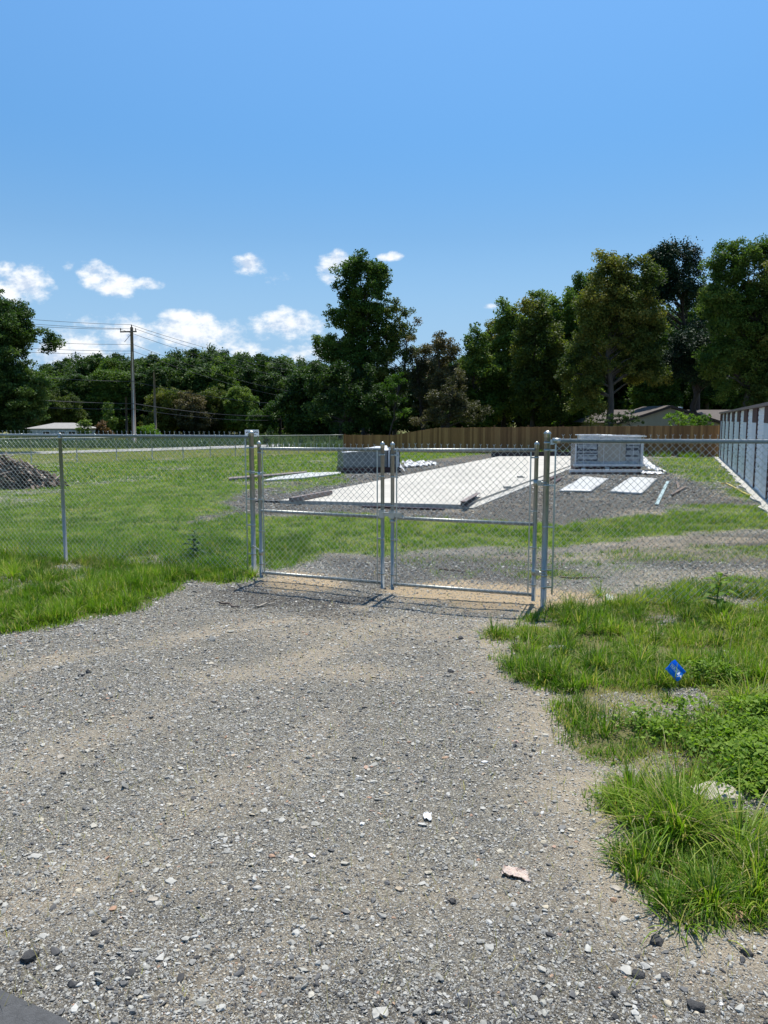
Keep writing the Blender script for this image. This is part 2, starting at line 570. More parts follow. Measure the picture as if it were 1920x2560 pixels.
# ------------------------------------------------------------------ ground
def build_ground():
    ys = [-2.0]
    while ys[-1] < 900:
        y = ys[-1]
        ys.append(y + (0.25 if y < 1.5 else (0.045 if y < 6 else (0.06 if y < 14 else 0.10 + (y - 14) * 0.035))))
    ys = np.array(ys)
    half = [0.0]
    while half[-1] < 700:
        x = half[-1]
        half.append(x + (0.05 if x < 5 else 0.05 + (x - 5) * 0.06))
    half = np.array(half)
    xs = np.concatenate([-half[:0:-1], half])
    X, Y = np.meshgrid(xs, ys)
    x, y = X.ravel(), Y.ravel()
    g, sa, dk, tn = zones(x, y)
    z = gz(x, y)
    nx, ny = len(xs), len(ys)
    i = np.arange(nx - 1)[None, :] + np.arange(ny - 1)[:, None] * nx
    i = i.ravel()
    Q = np.stack([i, i + 1, i + 1 + nx, i + nx], 1)
    m, nt, out = new_mat('ground_material')
    at = N(nt, 'ShaderNodeAttribute', attribute_name='zone')
    sp = N(nt, 'ShaderNodeSeparateColor')
    nt.links.new(at.outputs['Color'], sp.inputs[0])
    tc = N(nt, 'ShaderNodeTexCoord')
    P = tc.outputs['Object']
    wob = N(nt, 'ShaderNodeTexNoise'); wob.inputs['Scale'].default_value = 90; wob.inputs['Detail'].default_value = 2
    nt.links.new(P, wob.inputs['Vector'])
    wadd = N(nt, 'ShaderNodeVectorMath', operation='MULTIPLY_ADD'); wadd.inputs[1].default_value = (0.012, 0.012, 0.012)
    nt.links.new(wob.outputs['Color'], wadd.inputs[0]); nt.links.new(P, wadd.inputs[2])
    P0 = P
    P = wadd.outputs[0]
    vo = N(nt, 'ShaderNodeTexVoronoi')
    vo.inputs['Scale'].default_value = 120
    nt.links.new(P, vo.inputs['Vector'])
    vo2 = N(nt, 'ShaderNodeTexVoronoi')
    vo2.inputs['Scale'].default_value = 190
    nt.links.new(P, vo2.inputs['Vector'])
    sv = N(nt, 'ShaderNodeSeparateColor'); nt.links.new(vo.outputs['Color'], sv.inputs[0])
    sv2 = N(nt, 'ShaderNodeSeparateColor'); nt.links.new(vo2.outputs['Color'], sv2.inputs[0])
    pal = [(0.0, (0.055, 0.052, 0.048)), (0.25, (0.13, 0.125, 0.115)), (0.5, (0.25, 0.235, 0.20)), (0.66, (0.36, 0.32, 0.24)), (0.85, (0.46, 0.43, 0.35)), (1.0, (0.70, 0.66, 0.56))]
    c1 = ramp(nt, sv.outputs[0], pal)
    c2 = ramp(nt, sv2.outputs[0], pal)
    grav = mixc(nt, math_n(nt, 'GREATER_THAN', sv.outputs[1], 0.45), c2, c1)
    fines = mixc(nt, noise(nt, P, 260, 2), (0.19, 0.17, 0.135), (0.44, 0.395, 0.31))
    grav = mixc(nt, math_n(nt, 'MULTIPLY', noise(nt, P, 2.2, 5), 0.75), grav, fines)
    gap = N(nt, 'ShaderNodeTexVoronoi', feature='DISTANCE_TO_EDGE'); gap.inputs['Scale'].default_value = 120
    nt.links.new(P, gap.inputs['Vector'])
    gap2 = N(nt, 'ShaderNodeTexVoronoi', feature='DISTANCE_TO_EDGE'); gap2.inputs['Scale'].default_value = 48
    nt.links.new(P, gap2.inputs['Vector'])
    g1_ = ramp(nt, gap.outputs['Distance'], [(0.0, (0.30, 0.29, 0.27)), (0.14, (1.0, 1.0, 1.0))])  # shade in the crevices between pebbles, painted into the gravel colour
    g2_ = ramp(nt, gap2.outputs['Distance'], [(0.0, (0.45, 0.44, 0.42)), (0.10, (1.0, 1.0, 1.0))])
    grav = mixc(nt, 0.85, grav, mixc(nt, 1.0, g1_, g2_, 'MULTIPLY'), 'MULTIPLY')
    darkg = mixc(nt, 1.0, grav, (0.56, 0.55, 0.56), 'MULTIPLY')
    grav = mixc(nt, sp.outputs[2], grav, darkg)
    tanc = mixc(nt, noise(nt, P, 40, 5), (0.33, 0.265, 0.18), (0.58, 0.48, 0.35))
    grav = mixc(nt, math_n(nt, 'MULTIPLY', at.outputs['Alpha'], 0.8), grav, tanc)
    sand = mixc(nt, noise(nt, P, 25, 6), (0.33, 0.24, 0.14), (0.52, 0.405, 0.265))
    grav = mixc(nt, sp.outputs[1], grav, sand)
    soil = mixc(nt, noise(nt, P, 30, 5), (0.13, 0.095, 0.06), (0.26, 0.20, 0.13))
    gr = ramp(nt, noise(nt, P, 1.3, 8, 0.7), [(0.30, (0.075, 0.135, 0.012)), (0.5, (0.135, 0.20, 0.022)), (0.68, (0.22, 0.215, 0.05))])
    sy = N(nt, 'ShaderNodeSeparateXYZ'); nt.links.new(P, sy.inputs[0])
    beyond = math_n(nt, 'ADD', math_n(nt, 'MULTIPLY', sy.outputs[0], -0.77), math_n(nt, 'MULTIPLY', sy.outputs[1], 0.63))
    bf = N(nt, 'ShaderNodeMapRange'); bf.inputs[1].default_value = 37.2; bf.inputs[2].default_value = 39.0; bf.inputs[3].default_value = 0.0; bf.inputs[4].default_value = 0.6
    nt.links.new(beyond, bf.inputs[0])
    gr = mixc(nt, bf.outputs[0], gr, (0.20, 0.175, 0.075))
    nearf = N(nt, 'ShaderNodeMapRange'); nearf.inputs[1].default_value = 10.5; nearf.inputs[2].default_value = 8.5; nearf.inputs[3].default_value = 0.0; nearf.inputs[4].default_value = 0.8
    nt.links.new(sy.outputs[1], nearf.inputs[0])
    gr = mixc(nt, nearf.outputs[0], gr, mixc(nt, 0.25, soil, gr))
    gr = mixc(nt, ramp(nt, noise(nt, P, 70, 3), [(0.42, (0, 0, 0)), (0.6, (1, 1, 1))]), gr, mixc(nt, 0.45, gr, soil))
    edge = math_n(nt, 'ADD', sp.outputs[0], math_n(nt, 'MULTIPLY', math_n(nt, 'SUBTRACT', noise(nt, P, 9, 5), 0.5), 0.8))
    mr = N(nt, 'ShaderNodeMapRange', interpolation_type='SMOOTHSTEP')
    mr.inputs[1].default_value = 0.35; mr.inputs[2].default_value = 0.65
    nt.links.new(edge, mr.inputs[0])
    col = mixc(nt, mr.outputs[0], grav, gr)
    b = N(nt, 'ShaderNodeBsdfPrincipled')
    b.inputs['Roughness'].default_value = 0.95
    b.inputs['Specular IOR Level'].default_value = 0.15
    nt.links.new(col, b.inputs['Base Color'])
    hgt = math_n(nt, 'ADD', math_n(nt, 'MULTIPLY', vo.outputs['Distance'], -1.0), math_n(nt, 'MULTIPLY', noise(nt, P, 60, 5), 0.6))
    nt.links.new(bump(nt, hgt, 0.8, 0.015), b.inputs['Normal'])
    nt.links.new(b.outputs[0], out.inputs[0])
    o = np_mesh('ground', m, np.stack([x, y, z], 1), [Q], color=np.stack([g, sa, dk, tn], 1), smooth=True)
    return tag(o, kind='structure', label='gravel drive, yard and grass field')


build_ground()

# ------------------------------------------------------------------ materials
def galv(name, base=0.50, rough=0.38, metal=0.85):
    m, nt, out = new_mat(name)
    tc = N(nt, 'ShaderNodeTexCoord')
    mp = N(nt, 'ShaderNodeMapping'); mp.inputs['Scale'].default_value = (1, 1, 0.35)
    nt.links.new(tc.outputs['Object'], mp.inputs[0])
    f = noise(nt, mp.outputs[0], 35, 5)
    c = ramp(nt, f, [(0.3, (base * 0.80, base * 0.82, base * 0.75)), (0.7, (base * 1.12, base * 1.14, base * 1.06))])
    b = N(nt, 'ShaderNodeBsdfPrincipled')
    nt.links.new(c, b.inputs['Base Color'])
    b.inputs['Metallic'].default_value = metal
    rr = N(nt, 'ShaderNodeMapRange'); rr.inputs[3].default_value = rough - 0.08; rr.inputs[4].default_value = rough + 0.14
    nt.links.new(f, rr.inputs[0]); nt.links.new(rr.outputs[0], b.inputs['Roughness'])
    nt.links.new(b.outputs[0], out.inputs[0])
    return m


MT = {
    'darksteel': M('weathered_dark_steel', (0.13, 0.125, 0.12), 0.6, metal=0.3, var=0.3, scale=3, bmp=0.1),
    'galv': galv('galvanised_steel', 0.34, 0.46, 0.75),
    'wire': galv('galvanised_wire', 0.60, 0.27, 1.0),
    'clamp': galv('zinc_clamp', 0.45, 0.36, 0.85),
    'bark': M('bark', (0.06, 0.048, 0.038), 0.95, var=0.5, scale=3, bmp=0.8, bdist=0.03, stretch=(1, 1, 0.25)),
    'barkgrey': M('grey_bark', (0.095, 0.085, 0.07), 0.95, var=0.5, scale=3, bmp=0.8, bdist=0.03, stretch=(1, 1, 0.25)),
    'pole': M('weathered_pole', (0.20, 0.165, 0.135), 0.9, var=0.4, scale=4, stretch=(1, 1, 0.1)),
    'poledark': M('creosoted_pole', (0.06, 0.048, 0.04), 0.9, var=0.4, scale=4, stretch=(1, 1, 0.1)),
    'cable': M('cable_rubber', (0.03, 0.03, 0.035), 0.7, bmp=0),
    'concrete': M('slab_concrete', (0.50, 0.465, 0.40), 0.85, var=0.2, scale=0.5, fine=0.15, bmp=0.15, bdist=0.004),
    'curb': M('edge_concrete', (0.46, 0.44, 0.39), 0.9, var=0.3, scale=3, fine=0.2, bmp=0.4),
    'roadway': M('road_asphalt', (0.36, 0.345, 0.325), 0.9, var=0.15, scale=0.6, fine=0.3, bmp=0.3),
    'asphalt': M('dark_asphalt', (0.10, 0.10, 0.10), 0.9, var=0.3, scale=30, fine=0.6, bmp=0.7, bdist=0.006),
    'maroon': M('maroon_steel', (0.075, 0.028, 0.026), 0.5, var=0.2, scale=2, bmp=0.05),
    'beam': M('brown_primer_steel', (0.19, 0.14, 0.12), 0.6, var=0.25, scale=3, bmp=0.1),
    'navy': M('dark_navy_steel', (0.028, 0.022, 0.035), 0.5, var=0.2, scale=2, bmp=0.05),
    'whitesteel': M('white_painted_steel', (0.87, 0.88, 0.88), 0.45, var=0.08, scale=2, bmp=0.03),
    'greysteel': M('pale_grey_steel', (0.70, 0.73, 0.74), 0.5, var=0.1, scale=2, bmp=0.03),
    'plastic': M('white_plastic_wrap', (0.82, 0.82, 0.82), 0.35, var=0.2, scale=5, bmp=0.9, bdist=0.03, trans=0.15),
    'film': M('grey_stretch_film', (0.44, 0.455, 0.46), 0.3, var=0.45, scale=3.5, bmp=0.9, bdist=0.03, stretch=(1, 1, 2.5)),
    'card': M('cardboard', (0.42, 0.37, 0.30), 0.7, var=0.15, scale=2, bmp=0.2),
    'filmgrey': M('grey_green_film', (0.19, 0.205, 0.20), 0.35, var=0.35, scale=3, bmp=0.6, bdist=0.02, stretch=(1, 1, 2)),
    'filmdark': M('dark_wrapped_stack', (0.12, 0.125, 0.14), 0.25, var=0.6, scale=5, bmp=0.8, bdist=0.03, stretch=(1, 1, 3)),
    'panel': M('panel_in_white_film', (0.52, 0.52, 0.51), 0.45, var=0.1, scale=3, bmp=0.7, bdist=0.02, col2=(0.50, 0.48, 0.42)),
    'teal': M('pale_teal_trim', (0.38, 0.48, 0.47), 0.4, var=0.15, scale=4, bmp=0.1),
    'oldwood': M('old_grey_plank', (0.16, 0.12, 0.095), 0.9, var=0.45, scale=3, stretch=(1, 6, 6), bmp=0.5),
    'rock': M('pale_rock', (0.42, 0.37, 0.30), 0.9, var=0.35, scale=7, fine=0.25, bmp=0.7, bdist=0.01),
    'chunk': M('broken_asphalt', (0.075, 0.072, 0.07), 0.9, var=0.5, scale=20, fine=0.5, bmp=1.0, bdist=0.01),
    'flagblue': M('blue_flag_plastic', (0.012, 0.34, 0.95), 0.35, var=0.12, scale=8, bmp=0.1, trans=0.6),
    'flagwhite': M('white_flag_print', (0.75, 0.8, 0.85), 0.5, var=0.05, bmp=0),
    'shingle': M('brown_shingles', (0.12, 0.10, 0.088), 0.9, var=0.3, scale=4, fine=0.35, bmp=0.4),
    'shinglegrey': M('pale_shingles', (0.33, 0.31, 0.28), 0.9, var=0.2, scale=3, fine=0.2, bmp=0.4),
    'siding': M('cream_siding', (0.36, 0.33, 0.24), 0.8, var=0.12, scale=2, bmp=0.1),
    'paleside': M('pale_siding', (0.42, 0.44, 0.45), 0.8, var=0.12, scale=2, bmp=0.1),
    'trim': M('dark_trim', (0.06, 0.045, 0.04), 0.8, bmp=0),
    'glassdark': M('dark_window', (0.02, 0.022, 0.025), 0.1, bmp=0),
    'paper': M('paper_scrap', (0.75, 0.77, 0.80), 0.6, var=0.1, scale=30, bmp=0.3),
    'pinkpaper': M('torn_wrapper', (0.52, 0.36, 0.30), 0.6, var=0.4, scale=60, bmp=0.6, col2=(0.62, 0.56, 0.48)),
    'deadleaf': M('dead_leaf', (0.34, 0.21, 0.10), 0.7, var=0.4, scale=25, bmp=0.4),
    'yellow': M('yellow_cord', (0.62, 0.48, 0.13), 0.6, bmp=0),
}
GREEN = leaf_mat('green_leaves', [(0.0, (0.036, 0.076, 0.014)), (0.5, (0.09, 0.155, 0.028)), (1.0, (0.20, 0.25, 0.055))], 0.36)
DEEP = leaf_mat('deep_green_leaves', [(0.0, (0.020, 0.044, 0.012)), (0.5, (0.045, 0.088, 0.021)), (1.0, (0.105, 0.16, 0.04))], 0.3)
OLIVE = leaf_mat('olive_leaves', [(0.0, (0.045, 0.072, 0.016)), (0.5, (0.105, 0.135, 0.028)), (1.0, (0.25, 0.22, 0.05))], 0.36)
BROWNISH = leaf_mat('browning_leaves', [(0.0, (0.04, 0.045, 0.022)), (0.5, (0.085, 0.085, 0.040)), (1.0, (0.17, 0.13, 0.06))], 0.25)
NEEDLE = leaf_mat('pine_needles', [(0.0, (0.010, 0.026, 0.014)), (0.5, (0.022, 0.046, 0.022)), (1.0, (0.05, 0.085, 0.038))], 0.12)
BRIGHT = leaf_mat('bright_shrub_leaves', [(0.0, (0.05, 0.11, 0.015)), (0.5, (0.12, 0.22, 0.025)), (1.0, (0.25, 0.36, 0.045))], 0.42)
RUSTY = leaf_mat('rusty_leaves', [(0.0, (0.08, 0.045, 0.02)), (0.5, (0.15, 0.08, 0.035)), (1.0, (0.20, 0.15, 0.05))], 0.25)
GRASSM = leaf_mat('grass_blades', [(0.0, (0.060, 0.13, 0.010)), (0.35, (0.145, 0.265, 0.018)), (0.62, (0.235, 0.335, 0.032)), (0.8, (0.34, 0.38, 0.060)), (0.92, (0.44, 0.36, 0.15)), (1.0, (0.58, 0.48, 0.28))], 0.45, 0.5, 0.22)

# ------------------------------------------------------------------ grass, herbs, stones (uncountable)
def blades(px, py, pz, L, W, az, lean, tint, name, seg=2, mat=None, curl=0.9, **tg):
    """curved blades: each starts at (px,py,pz)"""
    n = len(px)
    dx, dy_ = np.cos(az), np.sin(az)
    sx, sy = -dy_, dx
    rings = []
    for k in range(seg + 1):
        t = k / seg
        ang = lean * (0.35 + curl * t)
        if k == 0:
            hx = np.zeros(n); hz = np.zeros(n)
        else:
            st = L / seg
            hx = hx + np.sin(ang) * st; hz = hz + np.cos(ang) * st
        wk = W * (1 - t) ** 0.7 * 0.5
        cx, cy, cz = px + dx * hx, py + dy_ * hx, pz + np.maximum(hz, 0.004)
        if k < seg:
            rings.append(np.stack([cx - sx * wk, cy - sy * wk, cz], 1))
            rings.append(np.stack([cx + sx * wk, cy + sy * wk, cz], 1))
        else:
            rings.append(np.stack([cx, cy, cz], 1))
    V = np.stack(rings, 1)
    nv = V.shape[1]
    base = np.arange(n)[:, None] * nv
    Q = []
    for k in range(seg - 1):
        Q.append(base + np.array([2 * k, 2 * k + 1, 2 * k + 3, 2 * k + 2])[None])
    quads = np.concatenate(Q) if Q else np.zeros((0, 4), int)
    k = seg - 1
    tris = base + np.array([2 * k, 2 * k + 1, 2 * k + 2])[None]
    T = np.repeat(tint, nv)
    o = np_mesh(name, mat or GRASSM, V.reshape(-1, 3), [quads, tris], tint=T)
    return tag(o, **tg)


def scatter(n, y0, y1, k=0.62, pad=0.6, power=0.0, xmin=-1e9, xmax=1e9):
    """random ground points inside a fan in front of the viewer, denser near when power > 0"""
    u_ = rng.random(n)
    e = 2 - power
    y = (y0 ** e + u_ * (y1 ** e - y0 ** e)) ** (1 / e)
    lim = k * y + pad
    lo = np.maximum(-lim, xmin); hi = np.minimum(lim, xmax)
    x = lo + rng.random(n) * np.maximum(hi - lo, 0)
    keep = (rng.random(n) < (hi - lo) / (2 * lim) * (2 if xmin > -1e8 or xmax < 1e8 else 1)) & (hi > lo)
    return x[keep], y[keep]


def clumped(x, y, s, seed):
    return np.clip((fbm(x, y, s, seed) - 0.33) * 3.0, 0, 1)


def grass_layer(name, n, y0, y1, Lr, Wr, power, label, xmin=-1e9, xmax=1e9, region=None, dry=0.06, seg=2, leanr=(0.15, 1.0), mindens=0.12, k=0.62):
    x, y = scatter(n, y0, y1, k=k, power=power, xmin=xmin, xmax=xmax)
    if region is not None:
        keep = region(x, y)
        x, y = x[keep], y[keep]
    g, sa, dk, tn = zones(x, y)
    cl = clumped(x, y, 3.2, 71)
    keep = rng.random(len(x)) < g * (mindens + (1 - mindens) * cl)
    x, y, g, cl = x[keep], y[keep], g[keep], cl[keep]
    m = len(x)
    big = fbm(x, y, 0.5, 77)
    L = rng.uniform(*Lr, m) * (0.45 + 0.85 * cl) * (0.6 + 0.4 * g)
    W = rng.uniform(*Wr, m)
    # blades of one clump lean away from its middle and share a tone
    az = rng.uniform(0, 2 * math.pi, m)
    lean = rng.uniform(*leanr, m)
    tone = np.clip(0.10 + 0.95 * (fbm(x, y, 2.6, 81) - 0.28) + 0.5 * (big - 0.5) + rng.normal(0, 0.15, m), 0, 0.84)
    tone = np.where((-0.77 * x + 0.63 * y) > 38.1, np.where(rng.random(m) < 0.5, rng.uniform(0.84, 0.93, m), tone), tone)
    dr = rng.random(m) < dry + 0.35 * np.clip((fbm(x, y, 0.8, 91) - 0.62) * 5, 0, 1)
    tone = np.where(dr, rng.uniform(0.86, 1.0, m), tone)
    return blades(x, y, gz(x, y) - 0.004, L, W, az, lean, tone, name, seg=seg, kind='stuff', label=label)


grass_layer('verge_grass', 240000, 2.3, 8.8, (0.04, 0.11), (0.004, 0.0085), 0.6, 'green grass on the verge at the right of the drive',
            xmin=0.5, region=lambda x, y: x > 0.28 * y - 1.1, seg=3, leanr=(0.1, 1.3), dry=0.22, mindens=0.12)
grass_layer('fence_grass', 300000, 6.5, 12.5, (0.06, 0.18), (0.006, 0.010), 0.2, 'grass strip along the foot of the chain link fence', xmax=-0.9,
            region=lambda x, y: x < -1.2, seg=2, dry=0.08, mindens=0.35)
grass_layer('yard_grass', 680000, 8.6, 26, (0.04, 0.10), (0.006, 0.011), 0.75, 'mown grass in the yard behind the gate', k=0.56, dry=0.09, leanr=(0.2, 1.35), mindens=0.3,
            region=lambda x, y: (y > 12.4) | (x > -1.5))
grass_layer('field_grass', 380000, 26, 66, (0.06, 0.13), (0.018, 0.032), 0.9, 'grass of the field running back to the road', k=0.54, dry=0.10, mindens=0.3)


def far_grass():
    x, y = scatter(90000, 66, 112, k=0.58)
    keep = x < 0.05 * y + 4
    x, y = x[keep], y[keep]
    rd = np.abs(roadside(x, y))
    keep = rd > 3.4
    x, y = x[keep], y[keep]
    m = len(x)
    tone = np.clip(0.1 + 0.5 * fbm(x, y, 0.12, 5) + rng.normal(0, 0.08, m), 0, 0.8)
    blades(x, y, gz(x, y), rng.uniform(0.35, 0.9, m), rng.uniform(0.08, 0.16, m), rng.uniform(0, 6.28, m), rng.uniform(0.1, 0.7, m), tone,
           'tall_grass', seg=2, mat=DEEPGRASS, kind='stuff', label='tall rank grass between the road and the woods')


RA, RB = G(0, 1136), G(640, 1117)
_rd = Vector((RB[0] - RA[0], RB[1] - RA[1])).normalized()


def roadside(x, y):
    """signed distance from the road's centre line"""
    return (x - RA[0]) * (-_rd.y) + (y - RA[1]) * _rd.x


DEEPGRASS = leaf_mat('rank_grass', [(0.0, (0.06, 0.10, 0.035)), (0.5, (0.10, 0.15, 0.055)), (1.0, (0.17, 0.19, 0.09))], 0.25)
far_grass()


def long_clump(cx, cy, n, Lr, spread, lean=(0.35, 1.5), name='coarse_grass_tuft', label=None, w=(0.005, 0.010), dry=0.12, az0=None, parts=None):
    t = rng.uniform(0, 2 * math.pi, n)
    r_ = np.abs(rng.normal(0, spread, n))
    x = cx + np.cos(t) * r_; y = cy + np.sin(t) * r_
    az = t + rng.normal(0, 0.5, n) if az0 is None else rng.normal(az0, 0.7, n)
    tone = np.where(rng.random(n) < dry, rng.uniform(0.86, 1, n), rng.uniform(0.25, 0.8, n))
    o = blades(x, y, gz(x, y) - 0.01, rng.uniform(*Lr, n), rng.uniform(*w, n), az, rng.uniform(*lean, n), tone, name, seg=5, curl=1.3)
    return tag(o, label, 'grass tuft', 'coarse tufts of long grass')


for (px, py, n, L0, L1, sp_, lab) in [
    (1700, 2085, 190, 0.25, 0.55, 0.06, 'long bladed tuft spilling over the pale broken stone'),
    (1850, 2120, 170, 0.22, 0.52, 0.07, 'long bladed tuft at the right of the pale stone'),
    (1590, 2060, 70, 0.15, 0.34, 0.05, 'thin tuft reaching onto the gravel left of the pale stone'),
    (1780, 2250, 240, 0.10, 0.20, 0.10, 'short bright tuft at the verge corner nearest the viewer'),
    (1890, 2235, 200, 0.12, 0.24, 0.10, 'bright tuft at the right of the nearest verge corner'),
    (1600, 1660, 120, 0.15, 0.34, 0.05, 'dark upright tuft to the left of the blue flag'),
    (1800, 1560, 120, 0.16, 0.36, 0.07, 'tall tuft below the broad leaved weed'),
    (1500, 1490, 70, 0.12, 0.28, 0.05, 'tuft at the upper edge of the right verge'),
    (1870, 1760, 120, 0.15, 0.33, 0.07, 'tuft with pale dry blades right of the blue flag'),
    (1310, 1660, 90, 0.07, 0.15, 0.03, 'small yellowing tuft alone at the gravel edge'),
    (633, 1442, 110, 0.10, 0.26, 0.05, 'tuft growing round the foot of the left gate post'),
    (250, 1400, 130, 0.15, 0.40, 0.10, 'tall tuft leaning on the fence right of its line post'),
    (30, 1440, 130, 0.18, 0.38, 0.14, 'tall coarse tuft at the left end of the fence strip'),
]:
    g_ = G(px, py)
    long_clump(g_[0], g_[1], n, (L0, L1), sp_, label=lab)


def tussocks(name, n, region, y0, y1, per, Lr, label, **kw):
    """radiating tufts of coarse grass, too many and too tangled to count"""
    x, y = scatter(n * 6, y0, y1, power=0.5, **kw)
    g, sa, dk, tn = zones(x, y)
    keep = region(x, y) & (g > 0.25) & (rng.random(len(x)) < clumped(x, y, 1.4, 171) * np.where(g > 0.85, 1, 0.45))
    x, y, g = x[keep][:n], y[keep][:n], g[keep][:n]
    k = rng.integers(per[0], per[1], len(x))
    idx = np.repeat(np.arange(len(x)), k)
    m = len(idx)
    t = rng.uniform(0, 6.283, m); r_ = np.abs(rng.normal(0, 0.045, m)) * rng.uniform(0.5, 1.4, len(x))[idx]
    size = (rng.uniform(0.4, 1.15, len(x)) * (0.35 + 0.65 * g))[idx]
    px_, py_ = x[idx] + np.cos(t) * r_, y[idx] + np.sin(t) * r_
    ton = rng.uniform(-0.1, 0.68, len(x))[idx] + rng.normal(0, 0.10, m)
    ton = np.where(rng.random(m) < 0.14, rng.uniform(0.86, 1, m), np.clip(ton, 0, 0.84))
    return blades(px_, py_, gz(px_, py_) - 0.006, rng.uniform(*Lr, m) * size, rng.uniform(0.0045, 0.0105, m), t + rng.normal(0, 0.75, m), rng.uniform(0.15, 1.4, m), ton, name, seg=4, curl=1.2, kind='stuff', label=label)


tussocks('verge_tufts', 620, lambda x, y: x > 0.28 * y - 1.1, 2.4, 8.6, (45, 110), (0.10, 0.26), 'coarse tufts all over the right verge', xmin=0.5)
tussocks('fence_tufts', 420, lambda x, y: x < -1.2, 6.6, 11.5, (40, 90), (0.10, 0.28), 'coarse tufts along the left fence', xmax=-0.9)
tussocks('yard_tufts', 500, lambda x, y: y > 9.5, 9.5, 20, (25, 60), (0.08, 0.18), 'rougher tufts in the yard grass')


def ground_herbs():
    """creeping leafy weeds on the right verge, one tangled mass"""
    cs = []
    for (px, py, rx, n) in [(1900, 1890, 0.34, 5600), (1915, 1800, 0.26, 2600), (1840, 1850, 0.16, 1100), (1880, 1970, 0.20, 1700), (1745, 1700, 0.13, 450), (1650, 1850, 0.14, 420), (1740, 1880, 0.14, 500), (1600, 1820, 0.16, 300), (1700, 1800, 0.12, 300), (1820, 1700, 0.18, 500)]:
        g_ = G(px, py)
        a = rng.uniform(0, 6.28, n); r_ = rx * np.abs(rng.normal(0, 0.62, n))
        cs.append(np.stack([g_[0] + r_ * np.cos(a) * 1.2, g_[1] + r_ * np.sin(a), rng.random(n) ** 0.7], 1))
    c = np.concatenate(cs)
    hgt = 0.05 + 0.16 * fbm(c[:, 0], c[:, 1], 4, 8)
    z = gz(c[:, 0], c[:, 1]) + c[:, 2] * hgt
    P = np.stack([c[:, 0], c[:, 1], z], 1)
    V, Q = leaf_quads(P, rng.uniform(0.008, 0.034, len(P)), up=0.7)
    T = np.repeat(np.clip(0.2 + 0.7 * c[:, 2] + rng.normal(0, 0.25, len(P)), 0, 1), 4)
    tag(np_mesh('creeping_weeds', BRIGHT, V, [Q], tint=T), kind='stuff', label='leafy creeping weeds over the right verge')


def leaf_quads(P, S, up=0.0, flat=None):
    """one rhombic leaf per point"""
    n = len(P)
    nrm = rng.normal(size=(n, 3))
    nrm[:, 2] = np.abs(nrm[:, 2]) + up
    nrm /= np.linalg.norm(nrm, axis=1)[:, None]
    a = rng.normal(size=(n, 3))
    a -= nrm * (a * nrm).sum(1)[:, None]
    a /= np.linalg.norm(a, axis=1)[:, None]
    b = np.cross(nrm, a)
    s = np.asarray(S)[:, None]
    V = np.stack([P - a * s * 0.62, P + b * s * 0.36, P + a * s * 0.62, P - b * s * 0.36], 1)
    Q = np.arange(n * 4).reshape(n, 4)
    return V.reshape(-1, 3), Q


ground_herbs()

STONE_M, snt, sout = new_mat('crushed_stone')
_at = N(snt, 'ShaderNodeAttribute', attribute_name='tint')
_tc = N(snt, 'ShaderNodeTexCoord')
_c = ramp(snt, _at.outputs['Fac'], [(0.0, (0.055, 0.053, 0.052)), (0.15, (0.125, 0.122, 0.118)), (0.35, (0.25, 0.242, 0.22)), (0.55, (0.355, 0.34, 0.295)), (0.68, (0.47, 0.455, 0.415)),
                                   (0.80, (0.44, 0.42, 0.37)), (0.90, (0.50, 0.43, 0.31)), (0.95, (0.38, 0.22, 0.14)), (1.0, (0.72, 0.70, 0.66))])
_c = mixc(snt, 0.35, _c, ramp(snt, noise(snt, _tc.outputs['Object'], 120, 3), [(0.3, (0.35,) * 3), (0.7, (1.2,) * 3)]), 'MULTIPLY')
_b = N(snt, 'ShaderNodeBsdfPrincipled'); _b.inputs['Roughness'].default_value = 0.8; _b.inputs['Specular IOR Level'].default_value = 0.35
snt.links.new(_c, _b.inputs['Base Color']); snt.links.new(_b.outputs[0], sout.inputs[0])
OCT = np.array([(1, 0, 0), (-1, 0, 0), (0, 1, 0), (0, -1, 0), (0, 0, 1), (0, 0, -1)], float)
OF = np.array([(0, 2, 4), (2, 1, 4), (1, 3, 4), (3, 0, 4), (2, 0, 5), (1, 2, 5), (3, 1, 5), (0, 3, 5)])
CUBE = np.array([(-1, -1, -1), (1, -1, -1), (1, 1, -1), (-1, 1, -1), (-1, -1, 1), (1, -1, 1), (1, 1, 1), (-1, 1, 1)], float) * 0.72
_g = (1 + 5 ** 0.5) / 2
ICO = np.array([(-1, _g, 0), (1, _g, 0), (-1, -_g, 0), (1, -_g, 0), (0, -1, _g), (0, 1, _g), (0, -1, -_g), (0, 1, -_g), (_g, 0, -1), (_g, 0, 1), (-_g, 0, -1), (-_g, 0, 1)], float) / (1 + _g * _g) ** 0.5
IF_ = np.array([(0, 11, 5), (0, 5, 1), (0, 1, 7), (0, 7, 10), (0, 10, 11), (1, 5, 9), (5, 11, 4), (11, 10, 2), (10, 7, 6), (7, 1, 8), (3, 9, 4), (3, 4, 2), (3, 2, 6), (3, 6, 8), (3, 8, 9), (4, 9, 5), (2, 4, 11), (6, 2, 10), (8, 6, 7), (9, 8, 1)])
CF = np.array([(0, 3, 2, 1), (4, 5, 6, 7), (0, 1, 5, 4), (1, 2, 6, 5), (2, 3, 7, 6), (3, 0, 4, 7)])


